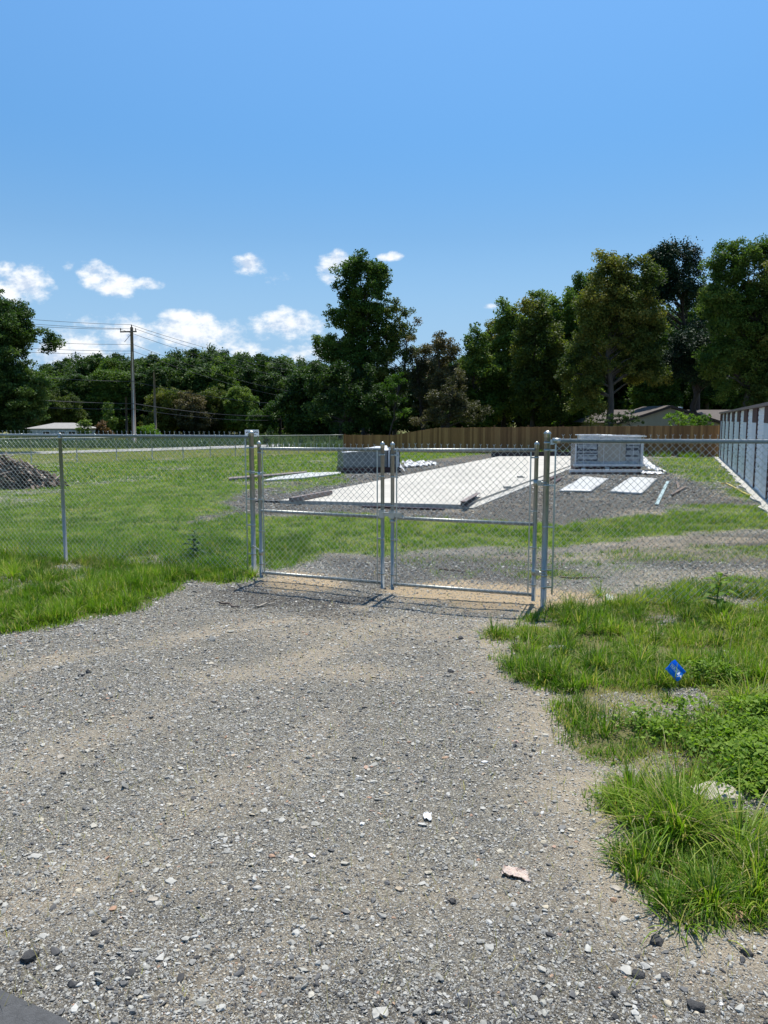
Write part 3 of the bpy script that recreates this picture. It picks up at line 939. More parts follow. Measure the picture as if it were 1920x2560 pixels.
def stones(name, x, y, s, tone, label, sink=0.25):
    n = len(x)
    od = np.argsort(s)
    x, y, s, tone = x[od], y[od], s[od], tone[od]
    half = int(np.searchsorted(s, 0.0135)) if s.min() < 0.0135 else n // 2
    VV, QQ, TT, off = [], [], [], 0
    for (T0, F0, sl) in ((OCT, OF, slice(0, half)), (ICO, IF_, slice(half, n))):
        m = len(x[sl])
        k = len(T0)
        P = np.repeat(T0[None], m, 0) * (1 + rng.normal(0, 0.16, (m, k, 1))) + rng.normal(0, 0.15, (m, k, 3))
        P *= np.stack([rng.uniform(0.7, 1.35, m), rng.uniform(0.6, 1.0, m), rng.uniform(0.22, 0.6, m)], 1)[:, None, :]
        # tilt then spin
        tl = rng.normal(0, 0.35, m); ct, st = np.cos(tl)[:, None], np.sin(tl)[:, None]
        Yr, Zr = P[:, :, 1] * ct - P[:, :, 2] * st, P[:, :, 1] * st + P[:, :, 2] * ct
        a = rng.uniform(0, 6.28, m); ca, sa = np.cos(a)[:, None], np.sin(a)[:, None]
        X2, Y2 = P[:, :, 0] * ca - Yr * sa, P[:, :, 0] * sa + Yr * ca
        S = s[sl][:, None] * 0.5
        xs, ys = x[sl], y[sl]
        V = np.stack([xs[:, None] + X2 * S, ys[:, None] + Y2 * S, gz(xs, ys)[:, None] + Zr * S + S * sink], 2)
        VV.append(V.reshape(-1, 3))
        QQ.append((np.arange(m)[:, None, None] * k + F0[None] + off).reshape(-1, F0.shape[1]))
        TT.append(np.repeat(tone[sl], k))
        off += m * k
    return tag(np_mesh(name, STONE_M, np.concatenate(VV), QQ, tint=np.concatenate(TT)), kind='stuff', label=label)


def stone_tone(n, dark, tan):
    t = rng.beta(1.7, 1.6, n) * 0.80
    t = np.where(rng.random(n) < 0.20 + 0.30 * tan, rng.uniform(0.74, 0.92, n), t)
    t = np.where(rng.random(n) < 0.02, rng.uniform(0.93, 0.96, n), t)
    t = np.where(rng.random(n) < 0.006, 1.0, t)
    return np.clip(t - dark * 0.34 * (rng.random(n) < 0.7), 0, 1)


def gravel():
    x, y = scatter(760000, 1.7, 10.5, k=0.56, pad=0.3, power=1.35)
    g, sa, dk, tn = zones(x, y)
    d = np.hypot(x, y)
    s = np.exp(rng.normal(math.log(0.0076), 0.45, len(x))) * np.clip(0.75 + (d - 2.5) * 0.085, 0.8, 1.5)
    s = np.where(rng.random(len(x)) < 0.004, rng.uniform(0.020, 0.038, len(x)), s)
    pile = np.clip((fbm(x, y, 0.9, 51) - 0.35) * 3.2, 0, 1)
    keep = rng.random(len(x)) < (1 - g * 0.985) * (1 - 0.72 * sa) * (1 - 0.40 * tn) * (0.72 + 0.28 * pile)
    keep &= ~asphalt_in(x, y)
    x, y, s, dk, tn = x[keep], y[keep], s[keep], dk[keep], tn[keep]
    stones('gravel', x, y, s, stone_tone(len(x), dk, tn), 'crushed stone covering the drive')
    x, y = scatter(70000, 10.0, 42, k=0.5, pad=0.4, power=1.5)
    g, sa, dk, tn = zones(x, y)
    keep = (rng.random(len(x)) < (1 - g) * (1 - sa)) & ~slab_in(x, y)
    x, y, dk, tn = x[keep], y[keep], dk[keep], tn[keep]
    s = rng.uniform(0.02, 0.05, len(x)) * np.clip(y / 16, 0.8, 1.6)
    stones('yard_gravel', x, y, s, stone_tone(len(x), dk * 0.9, tn), 'dark gravel round the concrete slab')


SLAB = [U(700, 1252, -0.02)[:2], U(1159, 1261, 0.03)[:2], U(1436, 1154, -0.07)[:2], None]
_sd = Vector((SLAB[2][0] - SLAB[1][0], SLAB[2][1] - SLAB[1][1])).normalized()
_far = U(1320, 1135, -0.17)
_Lr = (_far[1] - SLAB[1][1]) / _sd.y
SLAB[2] = (SLAB[1][0] + _sd.x * _Lr, SLAB[1][1] + _sd.y * _Lr)
_fl = U(1246, 1136, -0.17)
SLAB[3] = (_fl[0], _fl[1])


def slab_in(x, y):
    return sdf(SLAB, x, y) > -0.05


ASPH = [G(-400, 2430)[:2], G(0, 2488)[:2], G(165, 2562)[:2], G(300, 2700)[:2], G(200, 2900)[:2], G(-600, 2900)[:2]]


def asphalt_in(x, y):
    return sdf(ASPH, x, y) > 0.0


gravel()


def litter():
    """straw and dry stalks strewn over the gravel and the bare soil"""
    x, y = scatter(9000, 1.9, 11, k=0.6, power=0.9)
    g, sa, dk, tn = zones(x, y)
    keep = rng.random(len(x)) < (1 - 0.8 * g) * np.clip(0.25 + tn + 0.8 * clumped(x, y, 1.2, 19), 0, 1) * 0.7
    x, y = x[keep], y[keep]
    n = len(x)
    blades(x, y, gz(x, y) + 0.008, rng.uniform(0.03, 0.12, n), rng.uniform(0.0015, 0.0035, n), rng.uniform(0, 6.28, n), rng.uniform(1.35, 1.5, n), rng.uniform(0.84, 1.0, n),
           'straw', seg=2, curl=0.1, kind='stuff', label='dry straw and stalks strewn on the gravel')
    # thatch of dead stalks in the mulch patches of the verge
    X, Y = [], []
    for p in BARE_W[:2] + BARE_W[2:4]:
        q = np.array(p); lo, hi = q.min(0), q.max(0)
        xx = rng.uniform(lo[0] - .1, hi[0] + .1, 1500); yy = rng.uniform(lo[1] - .1, hi[1] + .1, 1500)
        k_ = sdf(p, xx, yy) > -0.08
        X.append(xx[k_]); Y.append(yy[k_])
    x = np.concatenate(X); y = np.concatenate(Y); n = len(x)
    blades(x, y, gz(x, y) + 0.004, rng.uniform(0.02, 0.08, n), rng.uniform(0.002, 0.004, n), rng.uniform(0, 6.28, n), rng.uniform(1.2, 1.5, n), rng.uniform(0.84, 1.0, n),
           'thatch', seg=2, curl=0.1, kind='stuff', label='dead thatch on bare soil in the verge')


litter()

mb = MB()
mb.prism(ASPH, [float(gz(*p)) - 0.1 for p in ASPH], [float(gz(*p)) + 0.022 for p in ASPH])
tag(mb.build('asphalt_road_edge', MT['asphalt']), kind='structure', label='asphalt road edge at the lower left corner')

# far road
mb = MB()
hw = 2.6
prev = None
vs, fs = [], []
for i, t in enumerate(np.arange(-60, 96, 2.0)):
    x0, y0 = RA[0] + _rd.x * t, RA[1] + _rd.y * t
    for sgn in (-1, 1):
        xx, yy = x0 - _rd.y * hw * sgn, y0 + _rd.x * hw * sgn
        vs.append((xx, yy, float(gz(xx, yy)) + 0.06))
    if i:
        b_ = 2 * i
        fs.append((b_ - 2, b_ - 1, b_ + 1, b_))
mb.add(vs, fs)
tag(mb.build('road', MT['roadway']), kind='structure', label='pale country road crossing behind the field')
# ------------------------------------------------------------------ chain link
def chain_fabric(name, a, b, z0, z1, parent, cell=0.072, rad=0.0019, barbs=True, zrel=None, skip_end=0.0):
    """woven wire between plan points a and b, z0..z1 above base"""
    ax, ay = a; bx, by = b
    L = math.hypot(bx - ax, by - ay)
    ex, ey = (bx - ax) / L, (by - ay) / L
    nx_, ny_ = -ey, ex
    h = cell / 2
    nw = int(L / h)
    ns = int((z1 - z0) / h)
    k = np.arange(nw)
    j = np.arange(ns + 1)
    K, J = np.meshgrid(k, j, indexing='ij')
    side = (K + J) % 2
    s = (K + side) * h
    s = s + 0.0 * J
    z = z1 - J * h + 0 * K
    off = np.where(side == 1, 0.0022, -0.0022)
    base = np.zeros_like(s) if zrel is None else zrel(s / L)
    P = np.stack([ax + ex * s + nx_ * off, ay + ey * s + ny_ * off, z + base], 2)
    # a little unevenness so that the weave is not machine perfect
    P[:, :, 0] += rng.normal(0, 0.0006, P.shape[:2]); P[:, :, 2] += rng.normal(0, 0.0012, P.shape[:2])
    A = P[:, :-1].reshape(-1, 3); B = P[:, 1:].reshape(-1, 3)
    if barbs:
        top = P[:, 0][(np.arange(nw) % 2) == 1]       # wires that reach their right side at the top
        T1 = top + np.array([0, 0, 0.020])
        rr = rng.normal(0, 0.002, (len(top), 3))
        e = np.array([ex, ey, 0])
        A = np.concatenate([A, top, T1, T1]); B = np.concatenate([B, T1, T1 + e * 0.011 + np.array([0, 0, 0.017]) + rr, T1 - e * 0.011 + np.array([0, 0, 0.016]) - rr])
    D = B - A
    D /= np.linalg.norm(D, axis=1)[:, None]
    N1 = np.cross(D, np.array([nx_, ny_, 0.0])); N1 /= np.linalg.norm(N1, axis=1)[:, None]
    N2 = np.cross(D, N1)
    ring = []
    for E in (A, B):
        for q in range(4):
            an = q * math.pi / 2
            ring.append(E + (N1 * math.cos(an) + N2 * math.sin(an)) * rad)
    V = np.stack(ring, 1)
    m = len(A)
    base_ = np.arange(m)[:, None] * 8
    Q = np.concatenate([base_ + np.array([q, (q + 1) % 4, 4 + (q + 1) % 4, 4 + q])[None] for q in range(4)])
    return np_mesh(name, MT['wire'], V.reshape(-1, 3), [Q], parent=parent, smooth=True)


def cap(c, r, z, mb=None):
    mb = mb or MB()
    mb.lathe((c[0], c[1], z), [(r * 1.0, -0.035), (r * 1.10, -0.034), (r * 1.12, -0.002), (r * 1.28, 0.002), (r * 1.22, 0.010), (r * 0.9, 0.022), (r * 0.45, 0.033), (r * 0.05, 0.037)], 20)
    return mb


def post(name, c, r, z0, z1, parent, capped=True):
    mb = MB(); mb.tube([(c[0], c[1], z0), (c[0], c[1], z1)], r, 20)
    o = mb.build(name, MT['galv'], parent)
    if capped:
        cap(c, r, z1).build('cap', MT['clamp'], o)
    return o


def band(parent, c, r, z, e, reach, hgt=0.02):
    """clip round a post with a tail reaching along e"""
    mb = MB()
    mb.lathe((c[0], c[1], z - hgt / 2), [(r, 0), (r + 0.003, 0), (r + 0.003, hgt), (r, hgt)], 18)
    mb.box((c[0] + e[0] * (r + reach / 2), c[1] + e[1] * (r + reach / 2), z), (reach, 0.012, hgt * 0.9), math.atan2(e[1], e[0]))
    mb.build('tension_band', MT['clamp'], parent)


PL = U(635, 1433)
PR = U(1358, 1519)
ztopL, ztopR = H(1083, PL[1]), H(1085, PR[1])
r_big = 0.031
# left fence
LD = U(165, 1403)
e = Vector((LD[0] - PL[0], LD[1] - PL[1])).normalized()
lf = empty('chain_link_fence', (PL[0], PL[1], 0), label='galvanised chain link fence running left from the gate, grass at its foot', cat='fence')
# parts are built in world coordinates: shift them into the thing's own space


def fix_children(root):
    """children were modelled in world coordinates: bring their meshes into the thing's own space"""
    import mathutils
    inv = (mathutils.Matrix.Translation(root.location) @ mathutils.Matrix.Rotation(root.rotation_euler.z, 4, 'Z')).inverted()

    def walk(o):
        for ch in o.children:
            ch.data.transform(inv)
            ch.data.update()
            walk(ch)
    walk(root)


ZR = 1.735
pole_end = (PL[0] + e.x * 9.0, PL[1] + e.y * 9.0)
post('post', PL, r_big, -0.15, ztopL, lf)
dline = math.hypot(LD[0] - PL[0], LD[1] - PL[1])
for q in (dline, dline * 2.05, dline * 3.0):
    c = (PL[0] + e.x * q, PL[1] + e.y * q)
    post('post', c, 0.025, -0.15, ZR - 0.005, lf, capped=False)
    m2 = MB(); m2.lathe((c[0], c[1], ZR - 0.05), [(0.027, 0), (0.029, 0.001), (0.029, 0.03), (0.024, 0.04)], 16)
    m2.lathe((c[0], c[1], ZR - 0.03), [(0.024, 0), (0.024, 0.06), (0.012, 0.065)], 12)
    m2.build('loop_cap', MT['clamp'], lf)
ztilt = lambda q: ZR + 0.0 * q
MB().tube([(PL[0] + e.x * 0.04, PL[1] + e.y * 0.04, ZR), (pole_end[0], pole_end[1], ZR)], 0.0205, 16).build('top_rail', MT['galv'], lf)
mb = MB()
mb.box((PL[0] + e.x * 0.085, PL[1] + e.y * 0.085, 0.88), (0.016, 0.006, 1.68), math.atan2(e.y, e.x))
mb.build('tension_bar', MT['clamp'], lf)
for z in (0.25, 0.62, 0.95, 1.30, 1.60):
    band(lf, PL, r_big, z, e, 0.06)
chain_fabric('wire_mesh', (PL[0] + e.x * 0.085, PL[1] + e.y * 0.085), pole_end, 0.03, ZR + 0.03, lf)
for q in np.arange(0.5, 9, 0.6):
    mb = MB()
    c = (PL[0] + e.x * q, PL[1] + e.y * q)
    pts = [(c[0] + math.sin(a) * 0.024 * -e.y, c[1] + math.sin(a) * 0.024 * e.x, ZR + math.cos(a) * 0.024) for a in np.linspace(-2.6, 2.6, 9)]
    mb.tube(pts, 0.002, 5)
    mb.build('tie_wire', MT['wire'], lf)
fix_children(lf)

# right fence
er_end = U(1920, 1098, ZR)
# point under the rail at the right edge of the photograph
d_ = ray(1920, 1099.5)
t_ = (ZR + 0.01 - CH) / d_[2]
RE = (3.85, PR[1] - 0.22)
e = Vector((RE[0] - PR[0], RE[1] - PR[1])).normalized()
rf = empty('chain_link_fence', (PR[0], PR[1], 0), label='galvanised chain link fence running right from the gate to the verge', cat='fence')
post('post', PR, r_big, -0.15, ztopR, rf)
rend = (PR[0] + e.x * 6.5, PR[1] + e.y * 6.5)
for q in (3.3, 6.4):
    post('post', (PR[0] + e.x * q, PR[1] + e.y * q), 0.025, -0.15, ZR, rf, capped=False)
mb = MB()
mb.tube([(PR[0] + e.x * 0.055, PR[1] + e.y * 0.055, ZR), (rend[0], rend[1], ZR)], 0.0215, 16)
mb.build('top_rail', MT['galv'], rf)
mb = MB()
mb.tube([(PR[0] + e.x * 0.05, PR[1] + e.y * 0.05, ZR + 0.004), (PR[0] + e.x * 0.13, PR[1] + e.y * 0.13, ZR + 0.002)], 0.027, 14)
mb.box((PR[0] + e.x * 0.045, PR[1] + e.y * 0.045, ZR - 0.012), (0.04, 0.03, 0.05), math.atan2(e.y, e.x))
mb.build('rail_end_cup', MT['clamp'], rf)
mb = MB()
mb.box((PR[0] + e.x * 0.085, PR[1] + e.y * 0.085, 0.92), (0.016, 0.006, 1.56), math.atan2(e.y, e.x))
mb.build('tension_bar', MT['clamp'], rf)
for z in (0.22, 0.40, 0.85, 1.28, 1.64, ZR - 0.02):
    band(rf, PR, r_big, z, e, 0.06)
chain_fabric('wire_mesh', (PR[0] + e.x * 0.085, PR[1] + e.y * 0.085), rend, 0.05, ZR + 0.03, rf)
fix_children(rf)

# gate leaves
r_g = 0.0215
ZB = 0.05
st = [U(654, 1444, ZB), U(956.4, 1471, ZB), U(981, 1474, ZB), U(1333, 1502, ZB)]
tops = [H(1110, st[0][1]), H(1112, st[1][1]), H(1113, st[2][1]), H(1112, st[3][1])]


def gate_leaf(a, b, za, zb, hinge_first, hpost, label):
    """leaf between stiles a and b"""
    t = empty('gate_leaf', (a[0], a[1], 0), label=label, cat='gate', group='leaves of the chain link gate')
    e = Vector((b[0] - a[0], b[1] - a[1])); L = e.length; e.normalize()
    for c, zt in ((a, za), (b, zb)):
        o = MB().tube([(c[0], c[1], ZB), (c[0], c[1], zt)], r_g, 18).build('stile', MT['galv'], t)
        cap(c, r_g, zt).build('cap', MT['clamp'], o)
    for nm, z in (('top_rail', -0.055), ('middle_rail', None), ('bottom_rail', 0.065)):
        if nm == 'top_rail':
            z1, z2 = za + z, zb + z
        elif nm == 'bottom_rail':
            z1 = z2 = ZB + z
        else:
            z1 = z2 = 0.865
        MB().tube([(a[0] + e.x * r_g * 0.7, a[1] + e.y * r_g * 0.7, z1), (b[0] - e.x * r_g * 0.7, b[1] - e.y * r_g * 0.7, z2)], 0.0195, 16).build(nm, MT['galv'], t)
    # fabric hangs on the near side of the rails
    nrm = Vector((e.y, -e.x))
    fo = nrm * 0.021
    chain_fabric('wire_mesh', (a[0] + e.x * 0.055 + fo.x, a[1] + e.y * 0.055 + fo.y), (b[0] - e.x * 0.055 + fo.x, b[1] - e.y * 0.055 + fo.y), ZB + 0.035, (za + zb) / 2 - 0.025, t)
    for c, sg in ((a, 1), (b, -1)):
        MB().box((c[0] + sg * e.x * 0.055 + fo.x, c[1] + sg * e.y * 0.055 + fo.y, (ZB + za) / 2), (0.014, 0.005, za - ZB - 0.10), math.atan2(e.y, e.x)).build('tension_bar', MT['clamp'], t)
        for z in (0.22, 0.62, 1.0, 1.32, 1.56):
            band(t, c, r_g, z, Vector((sg * e.x, sg * e.y)), 0.045, 0.018)
    for z in (za - 0.055, 0.865, ZB + 0.065):
        for q in np.arange(0.2, L - 0.1, 0.3):
            c = (a[0] + e.x * q, a[1] + e.y * q)
            pts = [(c[0] + math.sin(k_) * 0.022 * nrm.x, c[1] + math.sin(k_) * 0.022 * nrm.y, z + math.cos(k_) * 0.022) for k_ in np.linspace(-1.0, 4.0, 9)]
            MB().tube(pts, 0.0017, 5).build('tie_wire', MT['wire'], t)
    hs_ = a if hinge_first else b
    he = Vector((hpost[0] - hs_[0], hpost[1] - hs_[1])); hl = he.length; he.normalize()
    for z in (0.36, 1.30):
        hb = MB()
        hb.lathe((hs_[0], hs_[1], z - 0.032), [(r_g, 0), (r_g + 0.005, 0), (r_g + 0.005, 0.064), (r_g, 0.064)], 16)
        hb.box((hs_[0] + he.x * 0.05, hs_[1] + he.y * 0.05, z), (0.055, 0.02, 0.055), math.atan2(he.y, he.x))
        hb.lathe((hpost[0], hpost[1], z - 0.030), [(r_big, 0), (r_big + 0.004, 0), (r_big + 0.004, 0.022), (r_big, 0.022)], 18)
        hb.tube([(hs_[0] + he.x * 0.055, hs_[1] + he.y * 0.055, z + 0.012), (hpost[0] - he.x * 0.02 + nrm.x * 0.03, hpost[1] - he.y * 0.02 + nrm.y * 0.03, z + 0.008), (hpost[0] + he.x * 0.02 + nrm.x * 0.045, hpost[1] + he.y * 0.02 + nrm.y * 0.045, z + 0.006)], 0.008, 8)
        hb.tube([(hs_[0] + he.x * 0.03 + nrm.x * 0.03, hs_[1] + he.y * 0.03 + nrm.y * 0.03, z - 0.005), (hs_[0] + he.x * 0.03 - nrm.x * 0.03, hs_[1] + he.y * 0.03 - nrm.y * 0.03, z - 0.005)], 0.006, 8)
        hb.build('hinge', MT['clamp'], t)
    return t, e


g1, eg = gate_leaf(st[0], st[1], tops[0], tops[1], True, PL, 'left leaf of the chain link gate, hinged on the left post')
g2, eg2 = gate_leaf(st[2], st[3], tops[2], tops[3], False, PR, 'right leaf of the chain link gate carrying the fork latch')
# latch on the right leaf
nrm = Vector((eg2.y, -eg2.x))
mb = MB()
ang = math.atan2(eg2.y, eg2.x)
c0 = Vector((st[2][0], st[2][1]))
cc = c0 + eg2 * 0.005 + nrm * 0.030
mb.box((cc.x, cc.y, 0.905), (0.245, 0.006, 0.045), ang)
cc = c0 + eg2 * 0.005 + nrm * 0.045
mb.box((cc.x, cc.y, 0.925), (0.23, 0.030, 0.005), ang)
for q in (0.0, -0.12):
    c1 = c0 + eg2 * q
    mb.lathe((c1.x, c1.y, 0.865), [(r_g, 0), (r_g + 0.005, 0.0), (r_g + 0.006, 0.08), (r_g, 0.08)], 16)
    c1 = c0 + eg2 * q + nrm * 0.036
    mb.box((c1.x, c1.y, 0.905), (0.062, 0.010, 0.085), ang)
c1 = c0 + nrm * 0.02
mb.lathe((c0.x, c0.y, 0.81), [(r_g, 0), (r_g + 0.012, 0.004), (r_g + 0.012, 0.03), (r_g, 0.034)], 16)
c1 = c0 + eg2 * 0.13 + nrm * 0.03
mb.tube([(c1.x, c1.y, 0.93), (c1.x, c1.y, 0.88)], 0.012, 10)
mb.build('fork_latch', MT['clamp'], g2)
fix_children(g1); fix_children(g2)

# far 4 ft chain link fence
FP = [(-120, 1176), (-35, 1168), (79, 1160), (193, 1156), (292, 1152), (381, 1149), (458, 1146.5), (526, 1143.5), (589, 1141), (645, 1138.5), (698, 1136.5), (746, 1134.5), (786, 1133), (824, 1131.5), (858, 1130)]
ff = empty('chain_link_fence', G(*FP[0]), label='low chain link fence along the back of the field beside the road', cat='fence')
pts = [G(*p) for p in FP]
for p in pts:
    MB().tube([(p[0], p[1], p[2] - 0.1), (p[0], p[1], p[2] + 1.30)], 0.028, 8).build('post', MT['galv'], ff)
mb = MB()
mb.tube([(p[0], p[1], p[2] + 1.29) for p in pts], 0.022, 8)
mb.build('top_rail', MT['galv'], ff)
for a, b in zip(pts[:-1], pts[1:]):
    pass
allp = MB()
A0 = [(pts[0], pts[8]), (pts[8], pts[-1])]
for a, b in A0:
    chain_fabric('wire_mesh', a[:2], b[:2], 0.03, 1.30, ff, cell=0.10, rad=0.0024, barbs=False, zrel=lambda q, a=a, b=b: a[2] + (b[2] - a[2]) * q)
fix_children(ff)

# ------------------------------------------------------------------ wooden fence
def wooden_fence():
    A = G(858, 1128); D = G(1797, 1143)
    n = 190
    dx, dy_ = D[0] - A[0], D[1] - A[1]
    L = math.hypot(dx, dy_); ex, ey = dx / L, dy_ / L
    t = empty('wooden_fence', (A[0], A[1], A[2]), label='tall brown board fence closing the back of the yard, stepping down at its left end', cat='fence')
    topz = []
    for px, py in ((858, 1087), (985, 1087.5), (1040, 1078), (1092, 1069.5), (1300, 1067.5), (1600, 1065), (1800, 1063.5)):
        # distance of the fence at this column
        r_ = ray(px, py)
        k = r_[0] / r_[1]
        q = (k * A[1] - A[0]) / (dx - k * dy_)
        topz.append((q * L, H(py, A[1] + dy_ * q)))
    sx = [a for a, _ in topz]; sz = [b for _, b in topz]
    V, Q, T = [], [], []
    wd = L / n
    for i in range(n):
        s0, s1 = i * wd + 0.003, (i + 1) * wd - 0.003
        z1 = np.interp(s0 + wd / 2, sx, sz) + random.gauss(0, 0.008)
        x0, y0, x1, y1 = A[0] + ex * s0, A[1] + ey * s0, A[0] + ex * s1, A[1] + ey * s1
        z0 = float(gz(x0, y0)) + 0.03 + random.gauss(0, 0.01)
        o = random.uniform(0, 0.012)
        b = len(V)
        for off in (-0.01 - o, 0.01 - o):
            for (x, y, z) in ((x0, y0, z0), (x1, y1, z0), (x1, y1, z1 - 0.015), ((x0 + x1) / 2 + (x1 - x0) * .3, (y0 + y1) / 2 + (y1 - y0) * .3, z1), ((x0 + x1) / 2 - (x1 - x0) * .3, (y0 + y1) / 2 - (y1 - y0) * .3, z1), (x0, y0, z1 - 0.015)):
                V.append((x + ey * -off * -1, y - ex * off * -1, z))
        Q += [(b + 5, b + 4, b + 3, b + 2, b + 1, b)]
        Q += [tuple(b + 6 + k for k in range(6))]
        for k in range(6):
            Q.append((b + k, b + (k + 1) % 6, b + 6 + (k + 1) % 6, b + 6 + k))
        T += [random.random()] * 12
    m, nt, out = new_mat('cedar_boards')
    at = N(nt, 'ShaderNodeAttribute', attribute_name='tint')
    tc = N(nt, 'ShaderNodeTexCoord')
    mp = N(nt, 'ShaderNodeMapping'); mp.inputs['Scale'].default_value = (6, 6, 0.7)
    nt.links.new(tc.outputs['Object'], mp.inputs[0])
    c = ramp(nt, at.outputs['Fac'], [(0, (0.18, 0.085, 0.030)), (0.5, (0.27, 0.135, 0.048)), (1, (0.38, 0.205, 0.078))])
    c = mixc(nt, 0.5, c, ramp(nt, noise(nt, mp.outputs[0], 3, 5), [(0.3, (0.55,) * 3), (0.7, (1.15,) * 3)]), 'MULTIPLY')
    b = N(nt, 'ShaderNodeBsdfPrincipled'); b.inputs['Roughness'].default_value = 0.85
    nt.links.new(c, b.inputs['Base Color']); nt.links.new(b.outputs[0], out.inputs[0])
    me = bpy.data.meshes.new('boards'); me.from_pydata(V, [], Q)
    a = me.attributes.new('tint', 'FLOAT', 'POINT'); a.data.foreach_set('value', T)
    me.materials.append(m); me.update()
    link(bpy.data.objects.new('boards', me), t)
    for s in np.arange(0.1, L, 2.44):
        x, y = A[0] + ex * s - ey * 0.07, A[1] + ey * s + ex * 0.07
        z1 = np.interp(s, sx, sz) + random.uniform(0.0, 0.10)
        MB().box((x, y, (gz(x, y) + z1) / 2), (0.09, 0.09, z1 - float(gz(x, y)) + 0.1), math.atan2(ey, ex)).build('post', m, t)
    fix_children(t)
    return A, D


FA, FD = wooden_fence()

# ------------------------------------------------------------------ storage building at the right
def storage():
    W0 = G(1920, 1259); W1 = G(1797, 1145)
    d = Vector((W1[0] - W0[0], W1[1] - W0[1])); Lw = d.length; d.normalize()
    nrm = Vector((-d.y, d.x))      # towards the yard
    if nrm.x > 0:
        nrm = -nrm
    start = -11.0
    zr = H(1031, W1[1])
    t = empty('storage_building', (W0[0], W0[1], W0[2]), label='long white metal storage building with roll-up doors and maroon headers', cat='building')
    Lr = math.atan2(d.y, d.x)

    def at(s, o=0.0):
        return (W0[0] + d.x * s + nrm.x * o, W0[1] + d.y * s + nrm.y * o)
    per = Lw / 7.62
    pw = per * 0.42
    # pilasters end (far side) at these stations
    sts = [Lw - 0.15 - i * per for i in range(int((Lw - start) / per) + 1)]
    red_z = zr - 0.52
    # shell behind: back, far end, roof
    core = MB()
    p = [at(start, -0.045), at(Lw, -0.045), at(Lw, -9), at(start, -9)]
    core.prism(p, -0.7, zr - 0.09)
    core.build('wall', MT['whitesteel'], t)
    rf_ = MB()
    p = [at(start - 0.1, 0.10), at(Lw + 0.12, 0.10), at(Lw + 0.12, -9.2), at(start - 0.1, -9.2)]
    rf_.prism(p, [zr - 0.085, zr - 0.085, zr + 0.32, zr + 0.32], [zr + 0.0, zr + 0.0, zr + 0.40, zr + 0.40])
    rf_.build('roof', MT['beam'], t)
    c = MB()
    c.prism([at(Lw + 0.002, 0.03), at(Lw + 0.10, 0.03), at(Lw + 0.10, -0.13), at(Lw + 0.002, -0.13)], -0.6, zr - 0.09)
    c.build('corner_trim', MT['maroon'], t)
    for s in sts:
        g0 = float(gz(*at(s - pw / 2)))
        b = MB(); b.prism([at(s - pw, 0.0), at(s, 0.0), at(s, -0.043), at(s - pw, -0.043)], g0 + 0.02, red_z)
        pil = b.build('pilaster', MT['greysteel'], t)
        b = MB(); b.prism([at(s - pw, 0.004), at(s + 0.002, 0.004), at(s + 0.002, -0.043), at(s - pw, -0.043)], red_z + 0.002, zr - 0.088)
        b.build('header', MT['maroon'], pil)
        b = MB(); b.prism([at(s - pw - 0.09, 0.012), at(s - pw - 0.003, 0.012), at(s - pw - 0.003, -0.041), at(s - pw - 0.09, -0.041)], g0 + 0.02, zr - 0.089)
        b.build('door_jamb', MT['maroon'], pil)
        # ribbed roll-up door between this pilaster and the next nearer one
        s1, s0 = s - pw - 0.093, s - per + 0.004
        nr = 17
        vs, fs = [], []
        zb, zt = g0 + 0.03, zr - 0.14
        prof = []
        for i in range(nr):
            a_ = zb + (zt - zb) * i / nr; hh = (zt - zb) / nr
            prof += [(a_, -0.028), (a_ + hh * 0.68, -0.028), (a_ + hh * 0.74, -0.041), (a_ + hh * 0.94, -0.041)]
        prof.append((zt, -0.028))
        for (z, o) in prof:
            vs.append((*at(s0, o), z)); vs.append((*at(s1, o), z))
        for i in range(len(prof) - 1):
            fs.append((2 * i, 2 * i + 1, 2 * i + 3, 2 * i + 2))
        dm = MB(); dm.add(vs, fs); dr = dm.build('door', MT['whitesteel'], t)
        hb = MB(); q = at((s0 + s1) / 2, -0.012); hb.box((q[0], q[1], zb + 0.75), (0.16, 0.03, 0.05), Lr); hb.build('handle', MT['clamp'], dr)
    # concrete apron
    ap = MB()
    n = 60
    front, back = [], []
    for i in range(n + 1):
        s = start + (Lw + 0.3 - start) * i / n
        o = 0.24 + 0.05 * math.sin(i * 1.9) + random.uniform(-0.04, 0.05)
        front.append(at(s, o)); back.append(at(s, -0.15))
    vs, fs = [], []
    for i in range(n + 1):
        zf = float(gz(*front[i]))
        vs += [(*front[i], zf - 0.05), (*front[i], zf + 0.05), (*back[i], zf + 0.075)]
        if i:
            b = 3 * i
            fs += [(b - 3, b, b + 1, b - 2), (b - 2, b + 1, b + 2, b - 1)]
    ap.add(vs, fs)
    ap.build('apron', MT['curb'], t)
    fix_children(t)


storage()

